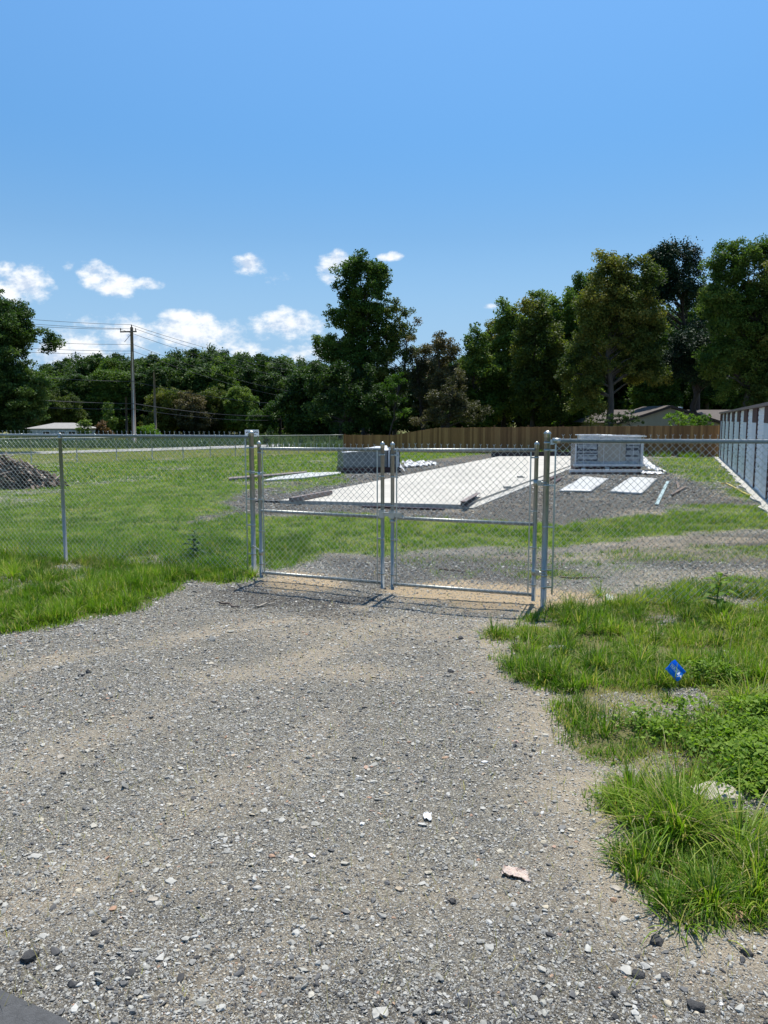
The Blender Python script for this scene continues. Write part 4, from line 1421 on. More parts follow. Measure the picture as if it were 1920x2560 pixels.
# ------------------------------------------------------------------ concrete slab and what lies on it
mb = MB()
gs = [float(gz(*p)) for p in SLAB]
zt_ = [g + 0.09 for g in gs]
zt_ = [gs[0] + 0.08, gs[1] + 0.10, gs[2] + 0.08, gs[3] + 0.08]
mb.prism(SLAB, [g - 0.15 for g in gs], zt_)
slab = tag(mb.build('concrete_slab', MT['concrete']), 'long bare pale concrete slab lying in the gravel yard', 'slab')
mb = MB()
a, b = Vector((*SLAB[1], 0)), Vector((*SLAB[2], 0))
dd = (b - a).normalized(); nn = Vector((dd.y, -dd.x, 0))
mb.prism([(a.x + nn.x * .004, a.y + nn.y * .004), (a.x + nn.x * 0.22, a.y + nn.y * 0.22), (b.x + nn.x * 0.22, b.y + nn.y * 0.22), (b.x + nn.x * .004, b.y + nn.y * .004)], [gs[1] - 0.1, gs[1] - .1, gs[2] - .1, gs[2] - .1],
         [gs[1] + 0.045, gs[1] + 0.03, gs[2] + 0.03, gs[2] + 0.045])
mb.build('footing', MT['curb'], slab)


def slab_z(x, y):
    t = (y - SLAB[1][1]) / (SLAB[2][1] - SLAB[1][1])
    return zt_[1] + (zt_[2] - zt_[1]) * t


def channel(name, a, b, wdt, hgt, mat, label, cat, z=None, group=None, flange=True):
    """steel channel lying on its side between two plan points"""
    za = (z[0] if z else float(gz(a[0], a[1]))); zb_ = (z[1] if z else float(gz(b[0], b[1])))
    a = Vector((a[0], a[1])); b = Vector((b[0], b[1]))
    d = (b - a).normalized(); n = Vector((-d.y, d.x)) * wdt / 2
    th = 0.012
    mb = MB()

    def slab_(n0, n1, h0, h1):
        mb.add([(a.x + n.x * n0, a.y + n.y * n0, za + h0), (b.x + n.x * n0, b.y + n.y * n0, zb_ + h0), (b.x + n.x * n1, b.y + n.y * n1, zb_ + h0), (a.x + n.x * n1, a.y + n.y * n1, za + h0),
                (a.x + n.x * n0, a.y + n.y * n0, za + h1), (b.x + n.x * n0, b.y + n.y * n0, zb_ + h1), (b.x + n.x * n1, b.y + n.y * n1, zb_ + h1), (a.x + n.x * n1, a.y + n.y * n1, za + h1)],
               [(0, 1, 2, 3), (7, 6, 5, 4), (0, 4, 5, 1), (1, 5, 6, 2), (2, 6, 7, 3), (3, 7, 4, 0)])
    if flange:
        k = 2 * th / wdt
        slab_(-1, 1, 0, th); slab_(-1, 1, hgt - th, hgt); slab_(1 - k * 1.5, 1 - 0.001, th + .0005, hgt - th - .0005)
    else:
        slab_(-1, 1, 0, hgt)
    return tag(mb.build(name, mat), label, cat, group)


def sz(p):
    return slab_z(p[0], p[1]) + 0.003


p, q = U(728, 1244, .12), U(826, 1226, .1)
channel('steel_beam', p, q, 0.12, 0.10, MT['beam'], 'brown steel beam lying on the left edge of the slab', 'beam', (sz(p), sz(q)), flange=False)
p, q = U(1158, 1257, .12), U(1196, 1234, .1)
channel('steel_beam', p, q, 0.12, 0.12, MT['beam'], 'short open ended brown channel on the near right slab corner', 'beam', (sz(p), sz(q)))
p, q = G(640, 1254), G(1150, 1266)
channel('steel_channel', (p[0], p[1] - 0.12), (q[0], q[1] - 0.10), 0.09, 0.05, MT['darksteel'], 'long dark channel lying along the near edge of the slab', 'beam')
p, q = G(905, 1268), G(1110, 1274)
channel('steel_channel', (p[0], p[1] - 0.06), (q[0], q[1] - 0.14), 0.08, 0.04, MT['maroon'], 'short dark bar in the grass in front of the slab', 'beam')
a_, b_ = Vector((*SLAB[3],)), Vector((*SLAB[2],))
dd = (b_ - a_).normalized(); up_ = Vector((-dd.y, dd.x))
p = a_ + up_ * 0.5 - dd * 0.3; q = b_ + up_ * 0.5 + dd * 3.0
channel('steel_channel', p, q, 0.2, 0.34, MT['navy'], 'deep dark channel lying across the far end of the slab', 'beam', flange=True)
for px, py, w_, lab in ((1268, 1214, 0.17, 'small grey block on the slab nearest its right edge'), (1300, 1185, 0.16, 'small grey block halfway along the slab')):
    p = U(px, py, 0.06)
    mb = MB(); z_ = sz(p)
    mb.box((p[0], p[1], z_ + 0.035), (w_ * 1.2, w_ * 0.6, 0.06), 0.5)
    mb.box((p[0] + 0.12, p[1], z_ + 0.02), (w_ * 0.5, w_ * 0.5, 0.035), 0.2)
    tag(mb.build('concrete_block', MT['curb']), lab, 'block', 'blocks on the slab')

# ------------------------------------------------------------------ lying panels, planks
def lying(name, corners, thick, mat, label, cat, group=None, lift=0.02, bevel=0.0, sag=0.0):
    pts = [G(*c) for c in corners]
    mb = MB()
    xy = [p[:2] for p in pts]
    if sag:
        # cushion-like wrapped panel: grid between four corners
        a, b, c, d = [Vector(p) for p in pts]
        n = 14
        vs, fs = [], []
        for j in range(n + 1):
            for i in range(n + 1):
                u_, v_ = i / n, j / n
                p_ = (a * (1 - u_) + b * u_) * (1 - v_) + (d * (1 - u_) + c * u_) * v_
                ed = min(u_, 1 - u_, v_, 1 - v_) * n
                z = float(gz(p_.x, p_.y)) + lift + thick * min(1, 0.55 + ed * 0.6) + random.uniform(-sag, sag)
                vs.append((p_.x + random.uniform(-1, 1) * sag * .8, p_.y + random.uniform(-1, 1) * sag * .8, z))
        m_ = n + 1
        for j in range(n):
            for i in range(n):
                fs.append((j * m_ + i, j * m_ + i + 1, (j + 1) * m_ + i + 1, (j + 1) * m_ + i))
        mb.add(vs, fs, True)
        ring = [i for i in range(m_)] + [j * m_ + n for j in range(1, m_)] + [n * m_ + i for i in range(n - 1, -1, -1)] + [j * m_ for j in range(n - 1, 0, -1)]
        low = [(vs[i][0], vs[i][1], float(gz(vs[i][0], vs[i][1])) + lift) for i in ring]
        b0 = len(mb.v); mb.add(low, [])
        k = len(ring)
        for i in range(k):
            mb.f.append((ring[i], b0 + i, b0 + (i + 1) % k, ring[(i + 1) % k])); mb.sm.append(False)
        mb.f.append(tuple(b0 + i for i in range(k))); mb.sm.append(False)
    else:
        z = [p[2] for p in pts]
        mb.prism(xy, [a + lift for a in z], [a + lift + thick for a in z])
    return tag(mb.build(name, mat), label, cat, group)


lying('wrapped_package', [(1398, 1231), (1477, 1232), (1522, 1200), (1458, 1194)], 0.06, MT['panel'], 'left of two white film wrapped panels flat on the gravel', 'panel', 'wrapped panels lying flat', sag=0.006)
lying('wrapped_package', [(1524, 1233), (1605, 1238), (1643, 1200), (1577, 1196)], 0.07, MT['panel'], 'right of two white film wrapped panels, with stained folds', 'panel', 'wrapped panels lying flat', sag=0.009)
lying('trim_strip', [(1637, 1264), (1646, 1265), (1673, 1206), (1666, 1205)], 0.02, MT['teal'], 'pale teal metal trim strip lying on the gravel', 'trim strip')
lying('plank', [(1676, 1240), (1680, 1243), (1715, 1223), (1711, 1220)], 0.05, MT['oldwood'], 'long dark plank lying right of the teal strip', 'plank')
lying('plank', [(1689, 1208), (1694, 1227), (1699, 1226), (1695, 1207)], 0.05, MT['oldwood'], 'short dark plank touching the long dark plank', 'plank')
lying('steel_bar', [(1375, 1200), (1378, 1202), (1395, 1193), (1391, 1191)], 0.05, MT['maroon'], 'dark steel offcut between slab and panel, farther of two', 'steel offcut')
lying('steel_bar', [(1383, 1209), (1386, 1212), (1404, 1200), (1400, 1198)], 0.05, MT['maroon'], 'dark steel offcut between slab and panel, nearer of two', 'steel offcut')
lying('white_board', [(655, 1206), (760, 1199), (850, 1188), (852, 1184), (775, 1185), (690, 1197)], 0.05, MT['panel'], 'long white board lying at the edge of the gravel', 'board')
lying('long_plank', [(572, 1203), (655, 1196), (768, 1186), (766, 1183), (655, 1192), (572, 1199)], 0.07, MT['beam'], 'long brown channel lying behind the white board', 'beam')

# ------------------------------------------------------------------ wrapped bundles
def draped(name, pts, mat, parent, sag=0.03, thick=0.008, n=10):
    """thin crumpled sheet over four corner points"""
    a, b, c, d = [Vector(p) for p in pts]
    vs, fs = [], []
    for j in range(n + 1):
        for i in range(n + 1):
            u_, v_ = i / n, j / n
            p = (a * (1 - u_) + b * u_) * (1 - v_) + (d * (1 - u_) + c * u_) * v_
            vs.append((p.x + random.uniform(-1, 1) * sag * .6, p.y + random.uniform(-1, 1) * sag * .6, p.z + random.uniform(-1, 1) * sag))
    m_ = n + 1
    k = len(vs)
    vs += [(x, y, z - thick) for x, y, z in vs]
    for j in range(n):
        for i in range(n):
            q = (j * m_ + i, j * m_ + i + 1, (j + 1) * m_ + i + 1, (j + 1) * m_ + i)
            fs.append(q); fs.append(tuple(k + t for t in reversed(q)))
    ring = [i for i in range(m_)] + [j * m_ + n for j in range(1, m_)] + [n * m_ + i for i in range(n - 1, -1, -1)] + [j * m_ for j in range(n - 1, 0, -1)]
    for i in range(len(ring)):
        x, y = ring[i], ring[(i + 1) % len(ring)]
        fs.append((x, k + x, k + y, y))
    mb = MB(); mb.add(vs, fs, True)
    return mb.build(name, mat, parent)


def bundle_right():
    c0 = G(1436, 1184); c1 = G(1607, 1184)
    t = empty('wrapped_bundle', c0, label='large film wrapped crate of panels right of the slab with cardboard centre', cat='bundle')
    y = (c0[1] + c1[1]) / 2
    g0 = c0[2]
    x0, x1 = XA(1438, y, 1140), XA(1606, y, 1140)
    W = x1 - x0
    zt = H(1107, y)
    zb1 = H(1166, y)
    D = 0.8
    # wood and maroon base
    MB().box(((x0 + x1) / 2, y + D / 2, (g0 + zb1) / 2), (W - 0.05, D - 0.06, zb1 - g0), 0).build('base', MT['maroon'], t)
    body = MB()
    body.box(((x0 + x1) / 2, y + D / 2, (zb1 + zt) / 2), (W - 0.02, D, zt - zb1 - 0.01), 0)
    body.build('stack', MT['filmdark'], t)
    # front face panels
    q0, q1 = x0 + W * 0.335, x0 + W * 0.745
    MB().box(((q0 + q1) / 2, y - 0.012, (zb1 + zt) / 2 + 0.03), (q1 - q0, 0.02, zt - zb1 - 0.10), 0).build('cardboard', MT['card'], t)
    nx_, nz_ = 26, 14
    for (f0, f1, mat) in ((x0 + .06, q0 - .01, MT['film']), (q1 + .01, x1 - .09, MT['film'])):
        mb = MB()
        for k in range(7):
            z = zb1 + 0.06 + (zt - zb1 - 0.12) * (k + random.uniform(-.25, .25)) / 6
            mb.box(((f0 + f1) / 2, y - 0.012 - .002 * k, z), (f1 - f0 - random.uniform(0, .12), 0.012, random.uniform(.04, .13)), 0, tilt=random.uniform(-.05, .05))
        mb.build('film_layers', mat, t)
    draped('film_band', [(x0 + .05, y - .035, zb1 + .03), (x1 - .08, y - .035, zb1 + .03), (x1 - .08, y - .03, zb1 + .22), (x0 + .05, y - .03, zb1 + .2)], MT['film'], t, 0.008)
    mb = MB()
    for fx in (0.12, 0.42, 0.66, 0.86):
        mb.box((x0 + W * fx, y - 0.034, (zb1 + zt) / 2), (0.014, 0.006, zt - zb1), 0)
    mb.build('straps', MT['plastic'], t)
    # white corner boards and top
    MB().box((x1 - 0.03, y - 0.02, (zb1 + zt) / 2), (0.10, 0.05, zt - zb1 + 0.02), 0).build('corner_board', MT['plastic'], t)
    MB().box((x0 + 0.015, y - 0.02, (zb1 + zt) / 2 - 0.02), (0.05, 0.05, zt - zb1 - 0.04), 0).build('corner_board', MT['plastic'], t)
    draped('plastic_top', [(x0 - .02, y - .04, zt), (x1 + .02, y - .04, zt), (x1 + .02, y + D, zt + .06), (x0 - .02, y + D, zt + .06)], MT['plastic'], t, 0.012, 0.03)
    yb = y + D + 0.25
    zt2 = H(1087, yb)
    mb = MB(); mb.box((XA(1524, yb, 1090), yb, (g0 + zt2) / 2), (2.5, 0.40, zt2 - g0 - .02), 0)
    mb.build('upper_stack', MT['film'], t)
    draped('plastic_top', [(XA(1495, yb, 1088), yb - .25, zt2), (XA(1612, yb, 1090), yb - .25, zt2 - .05), (XA(1612, yb, 1090), yb + .25, zt2 - .05), (XA(1495, yb, 1088), yb + .25, zt2 + .02)], MT['plastic'], t, 0.01, 0.04)
    MB().box((XA(1470, yb, 1086), yb - .05, zt2 + 0.0), (1.0, .36, .035), 0).build('white_rail', MT['plastic'], t)
    # timbers in front
    zz = H(1163, y - .12)
    MB().box(((x0 + x1) / 2 + .07, y - 0.10, zz), (W + 0.32, 0.10, 0.09), 0).build('cross_timber', MT['plastic'], t)
    mb = MB()
    mb.box((x0 + W * .12, y - .045, (zz + g0) / 2), (.16, .02, .12), 0.0)
    mb.box((x0 + W * .48, y - .045, (zz + g0) / 2 + .02), (.16, .02, .12), 0.0)
    mb.build('paper_label', MT['paper'], t)
    yl = y - 0.45
    g1 = float(gz(x0, yl))
    MB().box((XA(1513, yl, 1185), yl, g1 + .13), (XA(1605, yl) - XA(1424, yl), 0.16, 0.09), 0).build('front_board', MT['plastic'], t)
    MB().box((XA(1513, yl, 1185), yl + .02, g1 + .045), (XA(1600, yl) - XA(1432, yl), 0.12, 0.075), 0).build('front_bearer', MT['beam'], t)
    fix_children(t)
    # torn film beside it
    s = empty('torn_film', (x1 + .1, y - .1, g1), label='torn white plastic film trailing off the right end of the crate', cat='plastic sheet')
    draped('sheet', [(x1 + .06, y - .3, g1 + .3), (x1 + .9, y - .45, g1 + .05), (x1 + .75, y + .3, g1 + .15), (x1 + .06, y + .5, zb1 + .45)], MT['plastic'], s, 0.07, 0.006)
    draped('sheet', [(x1 - .2, y - .55, g1 + .06), (x1 + .65, y - .65, g1 + .03), (x1 + .7, y - .3, g1 + .1), (x1 - .1, y - .2, g1 + .12)], MT['plastic'], s, 0.04, 0.006)
    fix_children(s)


def bundle_left():
    a = G(858, 1183); b = G(962, 1183)
    c = G(1000, 1181.5)
    t = empty('wrapped_bundle', a, label='grey film wrapped bundle on maroon bearers left of the slab', cat='bundle')
    d = Vector((c[0] - a[0], c[1] - a[1])); L = d.length * 1.0; d.normalize()
    n = Vector((-d.y, d.x))
    rz = math.atan2(d.y, d.x)
    g0 = a[2]
    zt = H(1131, a[1]); zm = H(1169, a[1])

    def P(s, o, z):
        return (a[0] + d.x * s + n.x * o, a[1] + d.y * s + n.y * o, z)
    D = 1.5
    for k, (z0, z1, o) in enumerate(((g0, g0 + .10, 0), (g0 + .115, zm - 0.02, -.02))):
        q = P(L / 2, D / 2 + o, (z0 + z1) / 2)
        MB().box(q, (L + .05 + k * .04, D, z1 - z0), rz).build('bearer', MT['maroon'], t)
    q = P(L / 2, D / 2, (zm + zt) / 2)
    zt_r = zt + 0.10
    mb = MB()
    xs = [P(0, 0, 0)[:2], P(L, 0, 0)[:2], P(L, D, 0)[:2], P(0, D, 0)[:2]]
    mb.prism(xs, zm, [zt, zt_r, zt_r + .05, zt + .08])
    mb.build('stack', MT['filmdark'], t)
    mb = MB()
    xs = [P(0.0, -.03, 0)[:2], P(L * .76, -.03, 0)[:2], P(L * .76, -.004, 0)[:2], P(0.0, -.004, 0)[:2]]
    mb.prism(xs, zm + .01, [zt - .01, zt + .06, zt + .06, zt - .01])
    mb.build('grey_film', MT['filmgrey'], t)
    draped('plastic_top', [P(-.04, -.05, zt + .01), P(L * .8, -.05, zt_r - .01), P(L * .9, D, zt_r + .12), P(.1, D, zt + .02)], MT['plastic'], t, 0.015, 0.02, 14)
    for s in (.80, .88, .96):
        MB().box(P(L * s, -.04, (zm + zt_r) / 2), (.06, .012, zt_r - zm), rz, tilt=0).build('strap', MT['plastic'], t)
    draped('loose_film', [P(L * .97, -.06, g0 + .25), P(L * 1.08, -.1, g0 + .06), P(L * 1.1, .8, g0 + .2), P(L, 1.0, zt_r - .1)], MT['plastic'], t, 0.03, 0.006)
    fix_children(t)
    p, q = G(1012, 1170), G(1088, 1162)
    s = empty('plastic_sheeting', p, label='crumpled clear white sheeting on the ground between left bundle and slab', cat='plastic sheet')
    draped('sheet', [(p[0], p[1] - .3, p[2] + .12), (q[0], q[1] - .6, q[2] + .05), (q[0], q[1] + .5, q[2] + .12), (p[0] - .1, p[1] + .7, p[2] + .28)], MT['plastic'], s, 0.09, 0.006, 16)
    fix_children(s)


bundle_right()
bundle_left()

# ------------------------------------------------------------------ debris heap at the left
def debris():
    c = G(10, 1222)
    cx, cy = c[0] - 0.75, c[1] + 0.9
    n = 900
    a = rng.uniform(0, 6.28, n); r_ = np.sqrt(rng.random(n))
    x = cx + np.cos(a) * r_ * 2.15; y = cy + np.sin(a) * r_ * 1.1
    h = 0.9 * np.clip(1 - r_ ** 1.5, 0, 1) * (0.8 + 0.3 * fbm(x, y, 1.5, 3)) + 0.02
    mb = MB()
    VV, QQ = [], []
    m = n
    L = rng.uniform(0.3, 1.5, m) * rng.uniform(.5, 1, m); W_ = rng.uniform(0.03, 0.12, m); Hh = rng.uniform(0.01, 0.035, m)
    az = rng.normal(-0.2, 0.9, m); tl = -0.42 * np.cos(az) * np.sign(x - cx) * np.clip(r_ + .3, 0, 1) + rng.normal(0, 0.30, m)
    P = np.repeat(CUBE[None] / 0.72 * 0.5, m, 0) * np.stack([L, W_, Hh], 1)[:, None, :]
    ct, st_ = np.cos(tl)[:, None], np.sin(tl)[:, None]
    X1, Z1 = P[:, :, 0] * ct - P[:, :, 2] * st_, P[:, :, 0] * st_ + P[:, :, 2] * ct
    ca, sa = np.cos(az)[:, None], np.sin(az)[:, None]
    V = np.stack([x[:, None] + X1 * ca - P[:, :, 1] * sa, y[:, None] + X1 * sa + P[:, :, 1] * ca, gz(x, y)[:, None] + h[:, None] + Z1], 2)
    Q = (np.arange(m)[:, None, None] * 8 + CF[None]).reshape(-1, 4)
    mat = leaf_mat('splintered_wood', [(0, (0.04, 0.028, 0.022)), (0.45, (0.12, 0.088, 0.068)), (0.8, (0.27, 0.215, 0.175)), (1, (0.5, 0.44, 0.36))], 0.0, 0.9)
    o = np_mesh('debris_pile', mat, V.reshape(-1, 3), [Q], tint=np.repeat(rng.beta(1.6, 1.6, m), 8))
    tag(o, kind='stuff', label='heap of splintered boards and brush in the grass at the left')
    # earth core so that the heap is solid
    gx = np.linspace(-2.1, 2.1, 30); gy = np.linspace(-1.05, 1.05, 20)
    XX, YY = np.meshgrid(gx, gy)
    rr = np.hypot(XX / 2.15, YY / 1.1)
    ZZ = 0.80 * np.clip(1 - rr ** 1.5, 0, 1) - 0.04
    x = (cx + XX).ravel(); y = (cy + YY).ravel()
    i = (np.arange(29)[None, :] + np.arange(19)[:, None] * 30).ravel()
    tag(np_mesh('debris_rubble', MT['oldwood'], np.stack([x, y, gz(x, y) + ZZ.ravel()], 1), [np.stack([i, i + 1, i + 31, i + 30], 1)]), kind='stuff', label='dark core of the heap of boards')


debris()
# ------------------------------------------------------------------ trees
def rand_in_ellipsoid(n, shell=0.5):
    d = rng.normal(size=(n, 3)); d /= np.linalg.norm(d, axis=1)[:, None]
    r_ = (shell ** 3 + (1 - shell ** 3) * rng.random(n)) ** (1 / 3)
    return d * r_[:, None]


def tree(name, blobs, depth, mat, label, cat='tree', group=None, leaf=0.26, dens=1.0, bark='bark', trunk=None, trunk_r=0.28, clump=1.0, droop=0.0, tone=(0.5, 0.2),
         base_px=None, limbs=26, spiky=0.0, shell=0.45, flat=0.75, zsquash=1.0, gaps=0.36):
    """blobs: ellipsoids (px, py, rx px, ry px[, depth offset m]) of the crown, at this distance"""
    k = depth / F
    B = []
    for b in blobs:
        px, py, rx, ry = b[:4]
        dy_ = b[4] if len(b) > 4 else 0.0
        y = depth + dy_
        B.append((XA(px, y, py), y, H(py, y), rx * k * 0.93, max(rx * k * zsquash * 0.93, 0.5), ry * k * 0.95))
    bx = XA(base_px, depth, 1100) if base_px is not None else B[0][0]
    g0 = float(gz(bx, depth))
    t = empty(name, (bx, depth, g0), label=label, cat=cat, group=group)
    C, CR = [], []
    for (x, y, z, rx, ry, rz_) in B:
        vol = rx * ry * rz_ * 4.19
        cr = 0.60 * clump
        n = int(max(8, min(420, dens * vol ** 0.72 * 3.4 / cr ** 1.3)))
        q = rand_in_ellipsoid(n, shell)
        jitter = 1 + rng.normal(0, 0.08, (n, 1))
        q = q * jitter
        c = np.stack([x + q[:, 0] * rx, y + q[:, 1] * ry, z + q[:, 2] * rz_], 1)
        C.append(c); CR.append(np.full(n, cr) * rng.uniform(0.6, 1.25, n) * min(1.0, (rx * rz_) ** 0.5 / 2.2 + 0.25))
    C = np.concatenate(C); CR = np.concatenate(CR)
    void = 0.6 * fbm(C[:, 0] + C[:, 1] * 0.3, C[:, 2], 0.42, 61, 2) + 0.4 * fbm(C[:, 1] - C[:, 0] * 0.4, C[:, 2] + C[:, 0] * 0.3, 0.6, 67, 2)
    keep = (C[:, 2] > g0 + 0.3) & (void > gaps)
    C, CR = C[keep], CR[keep]
    leaf = leaf * 0.72
    per = np.clip((CR / leaf) ** 2 * 11, 10, 230).astype(int)
    idx = np.repeat(np.arange(len(C)), per)
    q = rng.normal(0, 0.48, (len(idx), 3))
    q = q / np.maximum(1, np.linalg.norm(q, axis=1) / 1.05)[:, None]
    q[:, 2] *= flat
    if spiky:
        q[:, 2] += np.abs(rng.normal(0, spiky, len(idx)))
    P = C[idx] + q * CR[idx][:, None]
    P[:, 2] -= droop * np.hypot(q[:, 0], q[:, 1]) * CR[idx]
    ctone = np.clip(rng.normal(tone[0], tone[1] * 0.7, len(C)) + 1.1 * (fbm(C[:, 0], C[:, 2], 0.35, 73, 2) - 0.5), 0, 1)
    T = np.clip(ctone[idx] + rng.normal(0, 0.12, len(idx)), 0, 1)
    V, Q = leaf_quads(P, rng.uniform(0.65, 1.35, len(P)) * leaf, up=0.35)
    np_mesh('crown', mat, V, [Q], parent=t, tint=np.repeat(T, 4))
    # trunk and limbs
    mb = MB()
    top = max(B, key=lambda b: b[2] + b[5])
    tz = min(top[2] + top[5] * 0.15, float(np.percentile(C[:, 2], 82)))
    tp = [(bx, depth, g0 - 0.3)]
    nseg = 7
    for i in range(1, nseg + 1):
        f = i / nseg
        tp.append((bx + (top[0] - bx) * f ** 1.4 + random.gauss(0, 0.10), depth + (top[1] - depth) * f + random.gauss(0, 0.10), g0 + (tz - g0) * f))
    rad = [trunk_r * (1.25 if i == 0 else 1) * (1 - 0.86 * (i / nseg)) for i in range(nseg + 1)]
    mb.tube(tp, rad, 9)
    if limbs and len(C):
        sel = rng.choice(len(C), min(limbs, len(C)), replace=False)
        for j in sel:
            e_ = C[j]
            f = (e_[2] - g0) / (tz - g0)
            f = max(0.34, min(0.93, f * 0.88 - 0.04))
            i = f * nseg; i0 = int(i); fr = i - i0
            s = [tp[i0][k_] * (1 - fr) + tp[min(i0 + 1, nseg)][k_] * fr for k_ in range(3)]
            rr = trunk_r * (1 - 0.86 * f) * 0.45
            mid = [(s[0] + e_[0]) / 2, (s[1] + e_[1]) / 2, (s[2] + e_[2]) / 2 + 0.10 * math.hypot(s[0] - e_[0], s[1] - e_[1])]
            mb.tube([s, mid, tuple(e_)], [rr, rr * 0.6, rr * 0.15], 5, caps=False)
    mb.build('trunk', MT[bark], t)
    fix_children(t)
    return t


# big trees of the picture
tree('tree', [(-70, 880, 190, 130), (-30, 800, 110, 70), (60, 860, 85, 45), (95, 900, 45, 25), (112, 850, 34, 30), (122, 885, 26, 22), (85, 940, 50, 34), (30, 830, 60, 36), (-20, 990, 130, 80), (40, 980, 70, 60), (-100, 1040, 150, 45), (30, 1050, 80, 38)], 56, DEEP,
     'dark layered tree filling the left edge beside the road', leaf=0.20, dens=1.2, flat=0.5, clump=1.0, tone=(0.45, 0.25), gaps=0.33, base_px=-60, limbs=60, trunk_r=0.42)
tree('tree', [(905, 680, 42, 50), (870, 700, 36, 46), (945, 695, 34, 46), (912, 745, 62, 52), (870, 790, 40, 44), (950, 790, 44, 46), (818, 790, 26, 36), (806, 845, 30, 44), (842, 880, 52, 44), (905, 850, 50, 60), (965, 860, 42, 50), (905, 930, 80, 60)], 84, GREEN,
     'tallest tree in the middle, lobed crown standing against the sky', leaf=0.30, dens=0.95, base_px=912, trunk_r=0.45, limbs=70, clump=0.95, tone=(0.42, 0.25), shell=0.3, gaps=0.41)
tree('tree', [(990, 790, 30, 45), (1025, 775, 22, 36), (1005, 860, 48, 60), (985, 935, 55, 60)], 82, OLIVE,
     'thin yellowing tree leaning out to the right of the tallest tree', leaf=0.24, dens=0.55, base_px=985, trunk_r=0.22, limbs=40, tone=(0.35, 0.22), bark='barkgrey', shell=0.2)
for (bl, dp, mt, lab, kw) in [
    ([(1060, 880, 42, 60), (1075, 960, 55, 70), (1045, 838, 30, 40), (1078, 845, 26, 32)], 80, BROWNISH, 'thin browning tree between the tallest tree and the dark gap', dict(dens=0.6, leaf=0.22, limbs=36)),
    ([(1110, 900, 34, 62), (1125, 970, 45, 70), (1095, 850, 22, 30)], 76, BROWNISH, 'narrow brown green tree right of the thin browning tree', dict(dens=0.8, leaf=0.24)),
    ([(1110, 1005, 46, 42), (1165, 1030, 50, 34), (1070, 1048, 50, 26), (1140, 965, 30, 40)], 70, BROWNISH, 'low spreading brownish tree just behind the board fence', dict(dens=0.6, leaf=0.20, tone=(0.45, 0.25), shell=0.1, limbs=40)),
    ([(1188, 865, 34, 48), (1195, 940, 58, 70), (1200, 1020, 65, 50)], 78, GREEN, 'mid green pointed tree behind the board fence', dict(dens=0.95, leaf=0.28, tone=(0.5, 0.2))),
    ([(1262, 790, 34, 48), (1285, 850, 55, 70), (1290, 950, 75, 90)], 80, GREEN, 'broad green tree whose crown starts the high skyline', dict(dens=1.0, leaf=0.30)),
    ([(1335, 790, 42, 52), (1345, 880, 70, 80), (1360, 980, 85, 80)], 74, OLIVE, 'olive brown crown left of the big yellowing tree', dict(dens=1.0, leaf=0.26, tone=(0.30, 0.22))),
    ([(1410, 790, 45, 62), (1420, 900, 75, 90), (1430, 1000, 80, 70)], 78, GREEN, 'dark green crown behind the big yellowing tree', dict(dens=1.0, leaf=0.28, tone=(0.35, 0.2))),
]:
    tree('tree', bl, dp, mt, lab, **kw)
for (bl, dp, mt, lab, kw) in [
    ([(1640, 850, 50, 60), (1650, 930, 62, 60), (1640, 1000, 66, 44)], 82, GREEN, 'dark green tree closing the gap between yellowing tree and pines', dict(tone=(0.3, 0.2))),
    ([(1240, 860, 42, 60), (1235, 950, 60, 70), (1240, 1030, 60, 40)], 84, OLIVE, 'olive tree between the pointed tree and the broad green tree', dict(tone=(0.3, 0.2))),
    ([(1350, 760, 36, 36), (1460, 740, 44, 56), (1470, 820, 52, 70)], 84, GREEN, 'green crown showing above and left of the yellowing tree', dict(tone=(0.5, 0.2))),
    ([(1780, 760, 40, 60), (1785, 850, 52, 60), (1780, 960, 60, 50)], 84, DEEP, 'dark crown behind the pale trunked tree', dict(tone=(0.5, 0.2))),
]:
    tree('tree', bl, dp, mt, lab, leaf=0.28, dens=1.1, **kw)
tree('tree', [(1530, 690, 52, 62), (1590, 700, 62, 58), (1500, 760, 62, 62), (1570, 790, 92, 72), (1490, 860, 60, 70), (1590, 880, 72, 68), (1530, 950, 75, 60), (1610, 800, 50, 60), (1580, 1000, 50, 34), (1455, 930, 55, 70), (1480, 1010, 60, 42), (1620, 950, 55, 45)], 64, OLIVE,
     'big yellowing broadleaf tree with tall bare trunk behind the board fence', leaf=0.22, dens=0.85, base_px=1523, trunk_r=0.36, limbs=80, tone=(0.48, 0.30), shell=0.25, bark='barkgrey')
tree('pine_tree', [(1690, 660, 62, 46), (1730, 700, 40, 50), (1650, 700, 42, 50), (1700, 740, 55, 36), (1632, 735, 38, 50), (1650, 650, 34, 34), (1670, 800, 34, 24), (1740, 830, 36, 22)], 74, NEEDLE,
     'tall dark pine with rounded top between the two yellowing trees', cat='tree', leaf=0.24, dens=1.2, base_px=1745, trunk_r=0.38, limbs=50, tone=(0.5, 0.25), spiky=0.5, clump=1.0)
tree('pine_tree', [(1735, 870, 62, 40), (1700, 905, 46, 32), (1775, 900, 48, 34), (1750, 940, 70, 26)], 66, NEEDLE,
     'lower pine with thick dark trunk in front of the tall pine', cat='tree', leaf=0.22, dens=0.9, base_px=1742, trunk_r=0.36, limbs=40, tone=(0.6, 0.25), spiky=0.5)
